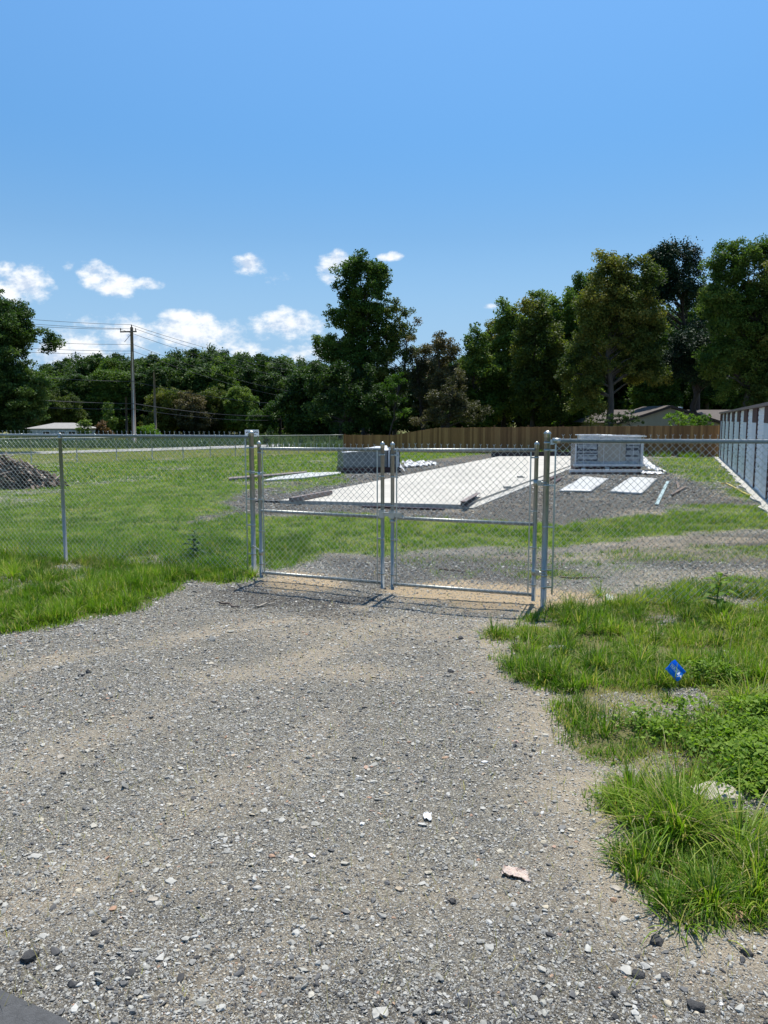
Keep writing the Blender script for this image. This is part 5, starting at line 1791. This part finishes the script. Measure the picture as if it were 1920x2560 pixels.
tree('tree', [(1785, 705, 36, 62), (1820, 660, 44, 62), (1870, 640, 52, 52), (1930, 640, 55, 60), (1830, 760, 72, 66), (1900, 750, 60, 60), (1850, 850, 80, 60), (1925, 840, 55, 50), (1800, 900, 60, 50), (1890, 930, 70, 50), (1810, 975, 50, 30)], 62, GREEN,
     'tall tree at the right edge with pale trunk above the storage building', leaf=0.21, dens=0.8, base_px=1848, trunk_r=0.30, limbs=80, tone=(0.55, 0.28), shell=0.25, bark='barkgrey')
tree('tree', [(1980, 700, 90, 110), (2010, 850, 110, 110), (1990, 980, 120, 80)], 60, OLIVE, 'tree partly cut off by the right edge of the photo', leaf=0.24, dens=0.6, base_px=2000, trunk_r=0.3)
tree('tree', [(850, 1010, 75, 75), (800, 950, 40, 45), (940, 1020, 70, 65), (990, 1050, 45, 40), (880, 930, 60, 40)], 78, DEEP,
     'low dark bushy tree under the tallest tree', leaf=0.28, dens=1.1, tone=(0.4, 0.25))
tree('tree', [(975, 955, 30, 26), (1000, 940, 20, 20), (992, 1000, 26, 22), (1010, 1030, 22, 14)], 74, BRIGHT, 'small bright green sapling under the tallest tree', leaf=0.20, dens=0.45, tone=(0.12, 0.2), trunk_r=0.10, limbs=24, shell=0.1)

# dark trees that close the view behind the yard
proto = None
for i, (px, top, hw_, dp) in enumerate([(770, 930, 62, 96), (860, 930, 66, 98), (960, 925, 64, 96), (1050, 930, 62, 92), (1140, 900, 62, 98), (1225, 860, 62, 96), (1320, 815, 66, 92), (1400, 775, 66, 96), (1480, 760, 70, 92),
                                   (1560, 775, 66, 96), (1640, 780, 66, 90), (1720, 770, 66, 92), (1800, 760, 66, 90), (1880, 760, 66, 88), (1960, 740, 70, 90), (2050, 760, 70, 92)]):
    if i < 3:
        hgt = 1085 - 930
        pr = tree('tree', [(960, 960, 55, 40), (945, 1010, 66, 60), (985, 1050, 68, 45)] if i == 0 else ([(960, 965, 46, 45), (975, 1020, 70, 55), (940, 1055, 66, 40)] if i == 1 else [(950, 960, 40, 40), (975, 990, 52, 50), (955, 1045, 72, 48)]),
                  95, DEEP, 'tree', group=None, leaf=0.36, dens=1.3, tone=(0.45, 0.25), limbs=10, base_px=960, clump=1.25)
        proto = (proto or []) + [pr]
        pr.name = 'background_tree'
        tree0 = pr
    t = proto[i % 3] if i < 3 else copy_tree(proto[i % 3])
    y = dp
    x = XA(px, y)
    hz_ = H(top, y) - float(gz(x, y))
    base_h = H(925, 95) - float(gz(0, 95))
    t.location = (x, y, float(gz(x, y)))
    s = hz_ / base_h
    t.scale = (hw_ / 64 * y / 95 * 1.1, hw_ / 64 * y / 95 * 1.1, s)
    t.rotation_euler = (0, 0, random.uniform(-0.5, 0.5))
    t.name = 'background_tree'
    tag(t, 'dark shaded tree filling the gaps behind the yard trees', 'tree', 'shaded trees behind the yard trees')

# far woodland beyond the road
sky_line = [(60, 925), (110, 915), (154, 905), (216, 893), (247, 884), (308, 890), (350, 897), (390, 884), (424, 879), (460, 882), (501, 878), (548, 876), (613, 883), (680, 893), (740, 900), (800, 905), (860, 905)]
protoF = []
for i, bl in enumerate([[(960, 925, 34, 45), (950, 990, 44, 62), (972, 1040, 46, 45)], [(955, 930, 40, 50), (968, 1000, 46, 60), (955, 1045, 44, 40)], [(962, 920, 30, 40), (955, 975, 40, 60), (965, 1035, 48, 50)], [(960, 940, 42, 62), (960, 1030, 46, 55)]]):
    pr = tree('woodland_tree', bl, 130, (GREEN, DEEP, GREEN, DEEP)[i], 'tree', leaf=0.42, dens=1.0, tone=(0.5, 0.25), limbs=12, base_px=960, clump=1.35, trunk_r=0.25, spiky=0.25)
    protoF.append(pr)
used = set()
k_ = 0
for row, (dp, dtop, step, off) in enumerate([(134, 0, 44, 0), (128, 10, 46, 22), (122, 34, 52, 8)]):
    for px in np.arange(40 + off, 860, step):
        pxx = px + random.uniform(-9, 9)
        top = np.interp(pxx, [a for a, _ in sky_line], [b for _, b in sky_line]) + dtop + random.uniform(-6, 9)
        y = dp + random.uniform(-2, 2)
        x = XA(pxx, y)
        i = random.randrange(4)
        if i in used:
            t = copy_tree(protoF[i])
        else:
            t = protoF[i]; used.add(i)
        g0 = float(gz(x, y))
        s = (H(top, y) - g0) / (H(880, 130) - float(gz(0, 130)))
        t.location = (x, y, g0)
        w_ = random.uniform(0.85, 1.12)
        t.scale = (w_, w_, s)
        t.rotation_euler = (0, 0, random.uniform(-3.1, 3.1))
        t.name = 'woodland_tree'
        tag(t, 'tall green tree of the woodland beyond the road', 'tree', 'trees of the woodland beyond the road')
for (bl, dp, mt, lab, kw) in [
    ([(150, 1010, 52, 38), (120, 1035, 40, 30), (185, 1040, 30, 25)], 112, OLIVE, 'round olive tree behind the pale bungalow', dict(tone=(0.3, 0.2))),
    ([(420, 1010, 55, 42), (400, 1050, 60, 35)], 112, OLIVE, 'round olive tree right of the tall pole', dict(tone=(0.35, 0.2))),
    ([(475, 1020, 45, 40), (490, 1050, 50, 30)], 110, BROWNISH, 'reddish brown tree among the olive trees', dict(tone=(0.6, 0.2))),
    ([(540, 1015, 52, 46), (520, 1055, 60, 30)], 113, OLIVE, 'olive tree left of the far slim pole', dict(tone=(0.25, 0.2))),
    ([(600, 1010, 44, 45), (610, 1050, 48, 32)], 111, GREEN, 'green tree at the right of the olive trees', dict(tone=(0.6, 0.2))),
    ([(274, 1010, 14, 36), (276, 1050, 17, 28)], 105, GREEN, 'narrow green column tree left of the tall pole', dict(tone=(0.6, 0.2), trunk_r=.1)),
    ([(210, 1062, 17, 22), (208, 1080, 20, 12)], 92, GREEN, 'small green tree right of the pale bungalow', dict(tone=(0.7, 0.2), trunk_r=.08)),
    ([(256, 1066, 18, 18), (262, 1082, 22, 10)], 96, RUSTY, 'small rusty leaved shrub tree in the far roadside', dict(trunk_r=.08)),
    ([(370, 1078, 30, 20), (375, 1090, 34, 12)], 88, BRIGHT, 'bright green rounded bush at the foot of the tall pole', dict(tone=(0.6, 0.2), trunk_r=.08)),
    ([(668, 1085, 14, 22), (668, 1115, 16, 16)], 68, DEEP, 'small dark cedar beside the road behind the gate post', dict(trunk_r=.06, tone=(0.4, 0.2))),
    ([(700, 1040, 50, 40), (740, 1060, 40, 30), (650, 1050, 35, 30)], 105, GREEN, 'low green tree at the woodland edge left of the tallest tree', dict(tone=(0.4, 0.2))),
]:
    tree('tree', bl, dp, mt, lab, leaf=0.26, dens=1.5, limbs=8, clump=0.8, **kw)
tree('leafy_bush', [(1690, 1045, 32, 20), (1745, 1048, 34, 18), (1720, 1062, 50, 12), (1770, 1056, 16, 14)], 56, BRIGHT, 'sprawling light green bush in front of the house gable', cat='bush',
     leaf=0.16, dens=1.6, limbs=20, trunk_r=0.06, clump=0.55, tone=(0.3, 0.3), shell=0.1)
tree('leafy_bush', [(1570, 1042, 30, 18), (1545, 1050, 30, 16), (1520, 1046, 26, 20), (1600, 1052, 20, 10)], 58, DEEP, 'small dark branchy bush left of the house gable', cat='bush', leaf=0.15, dens=1.0, limbs=20, trunk_r=0.05, clump=0.5)
tree('roadside_bush', [(110, 1098, 46, 10), (60, 1098, 40, 12)], 84, DEEP, 'low dark bushes in front of the pale bungalow', cat='bush', leaf=0.2, dens=1.4, limbs=4, trunk_r=0.05, clump=0.5)


# weeds along the foot of the board fence
wf_l = Vector((FD[0] - FA[0], FD[1] - FA[1])).normalized()
n = 2600
s = rng.uniform(14, 27, n)
x = FA[0] + wf_l.x * s - 0.25 + rng.normal(0, .15, n); y = FA[1] + wf_l.y * s - 0.6 - np.abs(rng.normal(0, .25, n))
kk = fbm(x, y, .8, 9) > .42
x, y = x[kk], y[kk]
blades(x, y, gz(x, y), rng.uniform(.12, .5, len(x)), rng.uniform(.03, .06, len(x)), rng.uniform(0, 6.28, len(x)), rng.uniform(.1, .9, len(x)), rng.uniform(.2, .7, len(x)), 'fence_weeds', kind='stuff', label='weeds along the foot of the board fence')

# ------------------------------------------------------------------ houses
def gable_house():
    yf = 66.0
    t = empty('house', (XA(1675, yf), yf, float(gz(15, yf))), label='low cream sided house with brown shingle roof behind the board fence', cat='house')
    g = float(gz(15, 66)) - 0.1
    xl, xp, xr = XA(1545, yf, 1058), XA(1675, yf, 1013), XA(1805, yf, 1056)
    ze, zp = H(1058, yf), H(1016, yf)
    D = 7.0
    mb = MB()
    mb.add([(xl + .35, yf, g), (xr - .35, yf, g), (xr - .35, yf, ze - .02), (xp, yf, zp - .12), (xl + .35, yf, ze - .02), (xl + .35, yf + D, g), (xr - .35, yf + D, g), (xr - .35, yf + D, ze - .02), (xp, yf + D, zp - .12), (xl + .35, yf + D, ze - .02)],
           [(0, 1, 2, 3, 4), (9, 8, 7, 6, 5), (0, 5, 6, 1), (1, 6, 7, 2), (4, 9, 5, 0)])
    mb.build('wall', MT['siding'], t)
    mb = MB()
    for (x0, z0, x1, z1) in ((xl - .2, ze - .06, xp, zp), (xp, zp, xr + .2, ze - .06)):
        v = [(x0, yf - .4, z0), (x1, yf - .4, z1), (x1, yf + D, z1), (x0, yf + D, z0)]
        mb.add(v + [(a, b, c + .09) for a, b, c in v], [(3, 2, 1, 0), (4, 5, 6, 7), (0, 1, 5, 4), (1, 2, 6, 5), (2, 3, 7, 6), (3, 0, 4, 7)])
    mb.build('gable_roof', MT['shingle'], t)
    mb = MB()
    for (x0, z0, x1, z1) in ((xl - .2, ze - .07, xp, zp - .01), (xp, zp - .01, xr + .2, ze - .07)):
        v = [(x0, yf - .44, z0 - .10), (x1, yf - .44, z1 - .10), (x1, yf - .44, z1 + .11), (x0, yf - .44, z0 + .11)]
        mb.add(v + [(a, b + .035, c) for a, b, c in v], [(0, 1, 2, 3), (7, 6, 5, 4), (0, 4, 5, 1), (2, 6, 7, 3)])
    mb.build('fascia', MT['trim'], t)
    ym = yf + 3.2
    xa, xb = XA(1500, ym, 1030), XA(1900, ym, 1030)
    zr, ze2 = H(1024.5, ym + 4), H(1056, ym)
    mb = MB()
    v = [(xa - .6, ym, ze2), (xb, ym, ze2), (xb, ym + 4, zr), (xa + 1.4, ym + 4, zr), (xb, ym + 8, ze2), (xa - .6, ym + 8, ze2)]
    mb.add(v, [(0, 1, 2, 3), (3, 2, 4, 5), (0, 3, 5)])
    mb.build('main_roof', MT['shingle'], t)
    MB().box(((xa + xb) / 2, ym + 4.1, (g + ze2) / 2 - .02), (xb - xa - .4, 6.6, ze2 - g - .04)).build('main_wall', MT['siding'], t)
    mb = MB(); mb.lathe((XA(1697, ym + 3), ym + 3, zr - .3), [(.12, 0), (.12, .38), (.3, .40), (.28, .52), (.05, .56)], 10); mb.build('roof_vent', MT['greysteel'], t)
    mb = MB(); mb.box((xp - 1.4, yf - .02, ze - .75), (1.0, .06, .9)); w_ = mb.build('window', MT['trim'], t)
    mb = MB(); mb.box((xp - 1.4, yf - .056, ze - .75), (.84, .02, .74)); mb.build('pane', MT['glassdark'], w_)
    fix_children(t)


gable_house()


def bungalow():
    y = 92.0
    x0, x1 = XA(60, y, 1080), XA(196, y, 1080)
    g = float(gz((x0 + x1) / 2, y + 2))
    ze, zr = H(1071, y), H(1057, y + 3)
    t = empty('bungalow', ((x0 + x1) / 2, y, g), label='pale bungalow with low hipped roof far behind the fence at the left', cat='house')
    MB().box(((x0 + x1) / 2, y + 3.5, (g + ze) / 2 - .2), (x1 - x0 - .9, 6.4, ze - g + .35)).build('wall', MT['paleside'], t)
    mb = MB()
    v = [(x0, y, ze - .02), (x1, y, ze - .02), (x1, y + 7, ze - .02), (x0, y + 7, ze - .02), (x0 + 2.2, y + 3.5, zr), (x1 - 1.9, y + 3.5, zr)]
    mb.add(v, [(0, 1, 5, 4), (1, 2, 5), (2, 3, 4, 5), (3, 0, 4), (3, 2, 1, 0)])
    mb.build('roof', MT['shinglegrey'], t)
    for px in (112, 150, 176):
        b = MB(); b.box((XA(px, y), y + .27, ze - .7), (.9, .08, .8)); w_ = b.build('window', MT['whitesteel'], t)
        b = MB(); b.box((XA(px, y), y + .222, ze - .7), (.76, .02, .66)); b.build('pane', MT['glassdark'], w_)
    fix_children(t)


bungalow()

# ------------------------------------------------------------------ poles and wires
def utility_pole(px, topy, y, r_, label, arm=True, mat='pole', lean=0.0):
    x = XA(px, y, 1095)
    g = float(gz(x, y)); zt = H(topy, y)
    xt = XA(px + lean, y, topy)
    t = empty('utility_pole', (x, y, g), label=label, cat='pole')
    MB().tube([(x, y, g - .3), (xt, y, zt)], [r_ * 1.15, r_ * .8], 12).build('shaft', MT[mat], t)
    if arm:
        za = zt - 0.42
        MB().box((xt - .25, y - r_ - .02, za), (1.5, .10, .12), 0, tilt=.02).build('crossarm', MT[mat], t)
        for dx in (-.95, .42):
            b = MB(); b.lathe((xt + dx, y - r_ - .02, za + .06), [(.03, 0), (.05, .08), (.035, .12), (.055, .18), (.03, .26)], 8); b.build('insulator', MT['poledark'], t)
        b = MB(); b.lathe((xt, y, zt), [(.04, 0), (.06, .1), (.03, .24)], 8); b.build('insulator', MT['poledark'], t)
        b = MB()
        b.tube([(xt, y - r_ - .05, za - .2), (xt - .55, y - r_ - .3, za - .95)], .025, 6)
        b.tube([(xt - .12 + .16 * math.sin(k), y - r_ - .1, za - .22 - .16 * (1 - math.cos(k))) for k in np.linspace(-2.5, 2.5, 9)], .012, 5)
        b.build('stay', MT['cable'], t)
        b = MB(); b.tube([(x + .32 * r_, y - r_ * 1.02, g), (xt + .2 * r_, y - r_ * .92, zt - 2.2)], .03, 6); b.build('conduit', MT['greysteel'], t)
    fix_children(t)
    return (xt, y, zt)


PY = 72.0
p1 = utility_pole(335, 818, PY, .17, 'tall wooden pole with one crossarm standing by the far road', lean=-6)
p2 = utility_pole(389, 930, 98, .15, 'slimmer wooden pole in front of the woodland right of the tall pole', arm=False, lean=-4)
utility_pole(317, 992, 86, .13, 'short dark pole close left of the tall pole', arm=False, mat='poledark', lean=-2)
p3 = utility_pole(779, 925, 118, .14, 'far slim pole against the dark trees left of the tallest tree', arm=False, lean=-6)


def wire(a, b, sag, r_=0.014, n=24):
    A, B = Vector(a), Vector(b)
    pts = []
    for i in range(n + 1):
        f = i / n
        p = A.lerp(B, f); p.z -= sag * 4 * f * (1 - f)
        pts.append(tuple(p))
    return pts


LX, LY = -46.0, 48.0       # previous pole, outside the photo


def power_line(px_l, y_l, dz, off, y_r, label, rad=0.016, right=True):
    """a line through the tall pole: leaves the photo's left edge at row y_l, reaches the far pole at row y_r"""
    at = (p1[0] + off, PY - .2, p1[2] - dz)
    # left end: extend to beyond the frame along the direction of the road
    yl = 56.0
    L = (XA(-60, yl, y_l), yl, H(y_l, yl))
    mb = MB()
    mb.tube(wire(L, at, 0.12), rad, 5)
    if right:
        Rr = (p3[0], 118, H(y_r, 118))
        mb.tube(wire(at, Rr, 0.7), rad * 1.15, 5)
    return tag(mb.build('power_line', MT['cable']), label, 'power line', 'overhead lines on the roadside poles')


power_line(0, 786, -0.20, 0.0, 916, 'topmost overhead wire, from the tip of the tall pole')
power_line(0, 798, 0.18, 0.42, 930, 'second overhead wire, from the right end of the crossarm')
power_line(0, 805, 0.20, -0.95, 950, 'third overhead wire, from the left end of the crossarm')
power_line(0, 847, 1.55, 0.1, 985, 'overhead wire attached just below the crossarm stay')
power_line(0, 862, 2.15, 0.1, 1000, 'overhead wire second below the crossarm')
power_line(0, 874, 2.40, -0.1, 1005, 'overhead wire third below the crossarm', right=False)
power_line(0, 931, 4.9, 0.0, 1008, 'overhead cable crossing in front of the dark tree at mid height', 0.022)
power_line(0, 989, 6.9, 0.0, 1034, 'thick overhead cable, upper of the two lowest', 0.028)
power_line(0, 1010, 7.4, 0.0, 1044, 'thick overhead cable, lowest of all', 0.026)

# sign behind the left gate post
sp_ = (XA(629, 70), 70, float(gz(-12, 70)))
t = empty('roadside_sign', sp_, label='white rectangular sign with dark lettering far behind the left gate post', cat='sign')
zc = H(1083, 70)
MB().box((sp_[0], 70, zc), (1.25, .05, .62)).build('board', MT['whitesteel'], t)
mb = MB()
for i in range(9):
    mb.box((sp_[0] - .48 + i * .12, 69.97, zc + .08 + .03 * (i % 2)), (.09, .006, .10))
for i in range(7):
    mb.box((sp_[0] - .35 + i * .115, 69.97, zc - .14), (.08, .006, .06))
mb.build('lettering', MT['navy'], t)
for dx in (-.55, .55):
    MB().box((sp_[0] + dx, 70.06, (zc + sp_[2]) / 2), (.07, .07, zc - sp_[2] + .6)).build('leg', MT['poledark'], t)
fix_children(t)

# ------------------------------------------------------------------ small things in the foreground
def flag():
    base = G(1697, 1722)
    t = empty('marker_flag', base, label='small blue plastic flag printed WATER stuck in the verge grass', cat='flag')
    yd = base[1] + 0.02
    # corners in the upright plane through the stake: top, right, bottom, left
    cs = [(1689, 1650), (1717, 1681), (1690, 1702), (1663, 1673)]
    P = [Vector((XA(px, yd, py), yd, H(py, yd))) for px, py in cs]
    a, b, c, d = P                       # a top, b right, c bottom, d left
    n = 12
    vs, fs = [], []

    def pt(u_, v_, lift=0.0):
        p = (a * (1 - u_) + b * u_) * (1 - v_) + (d * (1 - u_) + c * u_) * v_
        w_ = 0.016 * math.sin(u_ * 3.0 + v_ * 2.2) + 0.012 * math.sin(v_ * 5.0 + 0.7)
        return (p.x, p.y + w_ - lift, p.z)
    for j in range(n + 1):
        for i in range(n + 1):
            vs.append(pt(i / n, j / n))
    k = len(vs)
    vs += [(x, y + .0012, z) for x, y, z in vs]
    m_ = n + 1
    for j in range(n):
        for i in range(n):
            q = (j * m_ + i, j * m_ + i + 1, (j + 1) * m_ + i + 1, (j + 1) * m_ + i)
            fs += [q, tuple(k + z for z in reversed(q))]
    ring = [i for i in range(m_)] + [j * m_ + n for j in range(1, m_)] + [n * m_ + i for i in range(n - 1, -1, -1)] + [j * m_ for j in range(n - 1, 0, -1)]
    for i in range(len(ring)):
        x, y = ring[i], ring[(i + 1) % len(ring)]
        fs.append((x, k + x, k + y, y))
    mb = MB(); mb.add(vs, fs, True)
    fl = mb.build('banner', MT['flagblue'], t)
    # lettering
    cu = bpy.data.curves.new('lettering', 'FONT')
    cu.body = 'WATER'; cu.size = 1.0; cu.align_x = 'CENTER'; cu.align_y = 'CENTER'; cu.resolution_u = 3; cu.offset = 0.045
    tmp = bpy.data.objects.new('tmp', cu); COL.objects.link(tmp)
    dg = bpy.context.evaluated_depsgraph_get()
    me = bpy.data.meshes.new_from_object(tmp.evaluated_get(dg))
    bpy.data.objects.remove(tmp)
    xs = [v_.co.x for v_ in me.vertices]; ys = [v_.co.y for v_ in me.vertices]
    w_, h_ = max(xs) - min(xs), max(ys) - min(ys)
    for v_ in me.vertices:
        # text runs along u (top corner to right corner), its up points from v=1 to v=0
        u_ = 0.44 + v_.co.x / w_ * 0.76
        vv = 0.48 - v_.co.y / h_ * 0.32
        v_.co = pt(u_, vv, 0.0012)
    me.materials.append(MT['flagwhite'])
    link(bpy.data.objects.new('lettering', me), fl)
    # white arrow mark near the right corner
    mb = MB()
    mb.add([pt(.90, .42, .0012), pt(.98, .62, .0012), pt(.80, .66, .0012), pt(.86, .56, .0012), pt(.74, .78, .0012), pt(.71, .74, .0012)], [(0, 1, 3), (0, 3, 2), (3, 4, 5)])
    mb.build('arrow', MT['flagwhite'], fl)
    MB().tube([(base[0], base[1] + .01, base[2] - .05), (P[2].x + .02, yd + .012, P[2].z + .01), (P[1].x - .01, yd + .012, P[1].z)], .0018, 6).build('stake', MT['clamp'], t)
    fix_children(t)


flag()


def rock(name, px, py, sx, sy, sz_, mat, label, cat, group=None, seed=1, rz=0.0, sub=3, rough=0.18, sink=.35):
    g_ = G(px, py)
    r0 = random.Random(seed)
    import bmesh
    bm = bmesh.new()
    bmesh.ops.create_icosphere(bm, subdivisions=sub, radius=1)
    from mathutils import noise as mn
    for v_ in bm.verts:
        c = v_.co.copy()
        k = 1 + rough * 2.2 * (mn.noise(c * 1.3 + Vector((seed, 0, 0)))) + rough * mn.noise(c * 3.1 + Vector((0, seed, 0)))
        # flatten into facets
        q = c * k
        q = Vector((max(-.82, min(.86, q.x)), max(-.8, min(.84, q.y)), max(-.7, min(.66, q.z))))
        v_.co = Vector((q.x * sx, q.y * sy, q.z * sz_))
    me = bpy.data.meshes.new(name)
    bm.to_mesh(me); bm.free()
    me.materials.append(mat)
    o = bpy.data.objects.new(name, me)
    COL.objects.link(o)
    o.location = (g_[0], g_[1], g_[2] + sz_ * sink)
    o.rotation_euler = (0, 0, rz)
    return tag(o, label, cat, group)


rock('pale_stone', 1785, 1995, .15, .11, .05, MT['rock'], 'pale broken concrete slab half hidden by long grass', 'stone', seed=3, rz=.3, rough=.12)
rock('flat_stone', 1393, 1623, .095, .05, .030, MT['curb'], 'flat grey stone at the grass edge below the gate post', 'stone', seed=5)
for i, (px, py, s_, lab) in enumerate([(1595, 2440, .042, 'black lump of asphalt beside a pale grey stone at lower right'), (1642, 2356, .052, 'flat black lump of asphalt below the verge corner'),
                                       (1868, 2385, .040, 'black lump of asphalt near the right edge'), (1740, 2520, .050, 'black lump of asphalt lowest at the right'),
                                       (75, 2395, .055, 'brown black lump of asphalt near the left edge'), (1132, 2255, .028, 'small black lump standing on the gravel in the middle'),
                                       (204, 1690, .045, 'small dark upright stone on the left half of the drive'), (1150, 1597, .055, 'dark stone left of the right verge'), (1127, 1680, .05, 'single dark stone right of the middle of the drive')]):
    rock('asphalt_lump', px, py, s_ * .66, s_ * .52, s_ * .36, MT['chunk'], lab, 'lump of asphalt', 'black lumps strewn on the gravel', seed=11 + i, rz=i, sub=2, rough=.3)
for i, (px, py, s_, lab) in enumerate([(382, 2250, .030, 'pale pointed stone left of the middle foreground'), (1565, 2428, .040, 'pale grey stone beside the black lump'), (428, 2205, .036, 'flat blue grey stone on the left foreground'),
                                       (1560, 2300, .030, 'flat grey stone left of the verge corner'), (152, 1893, .040, 'pale flat stone at the left of the drive'), (950, 2535, .040, 'pale grey stone at the lower middle edge'),
                                       (705, 2052, .030, 'grey flat stone left of the white paper'), (90, 2142, .040, 'flat grey slate near the left edge'), (760, 2070, .026, 'round pale stone left below the white paper'),
                                       (1540, 2222, .030, 'white stone near the torn wrapper')]):
    rock('loose_stone', px, py, s_ * .8, s_ * .6, s_ * .25, MT['rock'] if i in (0, 4, 8, 9) else MT['curb'], lab, 'stone', 'larger loose stones on the gravel', seed=31 + i, rz=i * 1.3, sub=2, rough=.25)


def scrap(name, corners, mat, label, cat, crumple=.012, n=8):
    pts = [Vector(G(*c)) + Vector((0, 0, .014)) for c in corners]
    o = draped(name, pts, mat, None, crumple, .0012, n)
    return tag(o, label, cat)


scrap('paper_scrap', [(1058, 2052), (1080, 2057), (1078, 2040), (1060, 2036)], MT['paper'], 'white scrap of paper lying on the gravel', 'litter', .006, 5)
scrap('torn_wrapper', [(1252, 2192), (1325, 2205), (1312, 2180), (1255, 2172)], MT['pinkpaper'], 'torn pinkish wrapper lying on the gravel', 'litter', .012)
scrap('dead_leaf', [(1828, 2302), (1880, 2310), (1868, 2290), (1835, 2284)], MT['deadleaf'], 'curled brown leaf at the verge corner', 'leaf', .010, 6)
scrap('litter_film', [(1512, 1508), (1534, 1510), (1532, 1492), (1516, 1490)], MT['plastic'], 'crumpled pale blue plastic scrap at the top of the verge', 'litter', .02, 6)
scrap('cardboard_scrap', [(1330, 1222), (1345, 1222), (1345, 1216), (1332, 1216)], MT['card'], 'small brown cardboard scrap on the dark gravel', 'litter', .01, 4)

# yellow cord beside the storage building
pts = [G(px, py) for px, py in ((1800, 1212), (1815, 1210), (1838, 1222), (1856, 1233), (1872, 1240), (1886, 1247))]
mb = MB(); mb.tube([(a, b, c + .03) for a, b, c in pts], .02, 6)
tag(mb.build('cord', MT['yellow']), 'faded yellow cord trailing through grass toward the storage building', 'cord')


def weed(px, py, hgt, nl, ll, lw, label, seed, mat=None, lean=.1):
    base = G(px, py)
    t = empty('broadleaf_weed', base, label=label, cat='plant', group='broad leaved weeds by the fence')
    r0 = random.Random(seed)
    MB().tube([(base[0], base[1], base[2] - .02), (base[0] + lean * hgt * .4, base[1], base[2] + hgt * .5), (base[0] + lean * hgt, base[1], base[2] + hgt)], [.007, .006, .003], 7).build('stem', MT['stemgreen'], t)
    V, Q, T = [], [], []
    for i in range(nl):
        f = .25 + .75 * i / nl
        az = i * 2.4 + r0.uniform(-.4, .4)
        up = .15 + .75 * f
        o = Vector((base[0] + lean * hgt * f, base[1], base[2] + hgt * f))
        L = ll * (1.15 - .5 * f) * r0.uniform(.8, 1.15); W_ = lw * (1.15 - .5 * f)
        d = Vector((math.cos(az), math.sin(az), 0)); s_ = Vector((-d.y, d.x, 0))
        k = 7
        b = len(V)
        for j in range(k + 1):
            u_ = j / k
            w_ = W_ * math.sin(math.pi * min(1, u_ ** .75)) * .5 + .001
            c = o + d * L * u_ * math.cos(up * .7) + Vector((0, 0, L * (u_ * math.sin(up) - .55 * u_ * u_)))
            for sg, dz in ((-1, .012), (0, 0), (1, .012)):
                V.append(tuple(c + s_ * w_ * sg + Vector((0, 0, dz * (w_ / W_) * 2))))
        tn = r0.uniform(.25, .9)
        T += [tn] * (3 * (k + 1))
        for j in range(k):
            for q in (0, 1):
                Q.append((b + 3 * j + q, b + 3 * j + q + 1, b + 3 * j + q + 4, b + 3 * j + q + 3))
        me_ = None
    np_mesh('leaves', mat or BRIGHT, np.array(V), [np.array(Q)], parent=t, tint=np.array(T), smooth=True)
    fix_children(t)


MT['stemgreen'] = M('green_stem', (0.10, 0.16, 0.04), 0.6, bmp=0)
weed(1788, 1535, .40, 13, .24, .085, 'bright broad leaved weed standing in the right verge', 3)
weed(482, 1398, .42, 14, .26, .10, 'dark broad leaved weed behind the left chain link fence', 9, mat=DEEP)
weed(660, 1370, .12, 8, .12, .05, 'small low weed behind the left gate leaf', 12)

# twigs by the gate
for i, (pa, pb, lab) in enumerate([((1098, 1425), (1165, 1432), 'thin reddish stick behind the right gate leaf'), ((1400, 1447), (1500, 1451), 'crooked dark stick on the dirt right of the gate post'),
                                   ((548, 1512), (600, 1520), 'short dark twig on the gravel before the left fence'), ((640, 1520), (690, 1512), 'pale stick on the gravel before the left gate leaf'),
                                   ((1800, 1440), (1890, 1462), 'brown broken stick at the top of the right verge')]):
    a, b = G(*pa), G(*pb)
    pts = []
    for k in range(7):
        f = k / 6
        pts.append((a[0] + (b[0] - a[0]) * f, a[1] + (b[1] - a[1]) * f + random.gauss(0, .02), a[2] + .012 + random.uniform(0, .015)))
    mb = MB(); mb.tube(pts, [.010, .011, .010, .009, .008, .007, .004], 6)
    tag(mb.build('stick', MT['oldwood' if i != 3 else 'rock']), lab, 'stick', 'sticks lying near the gate')
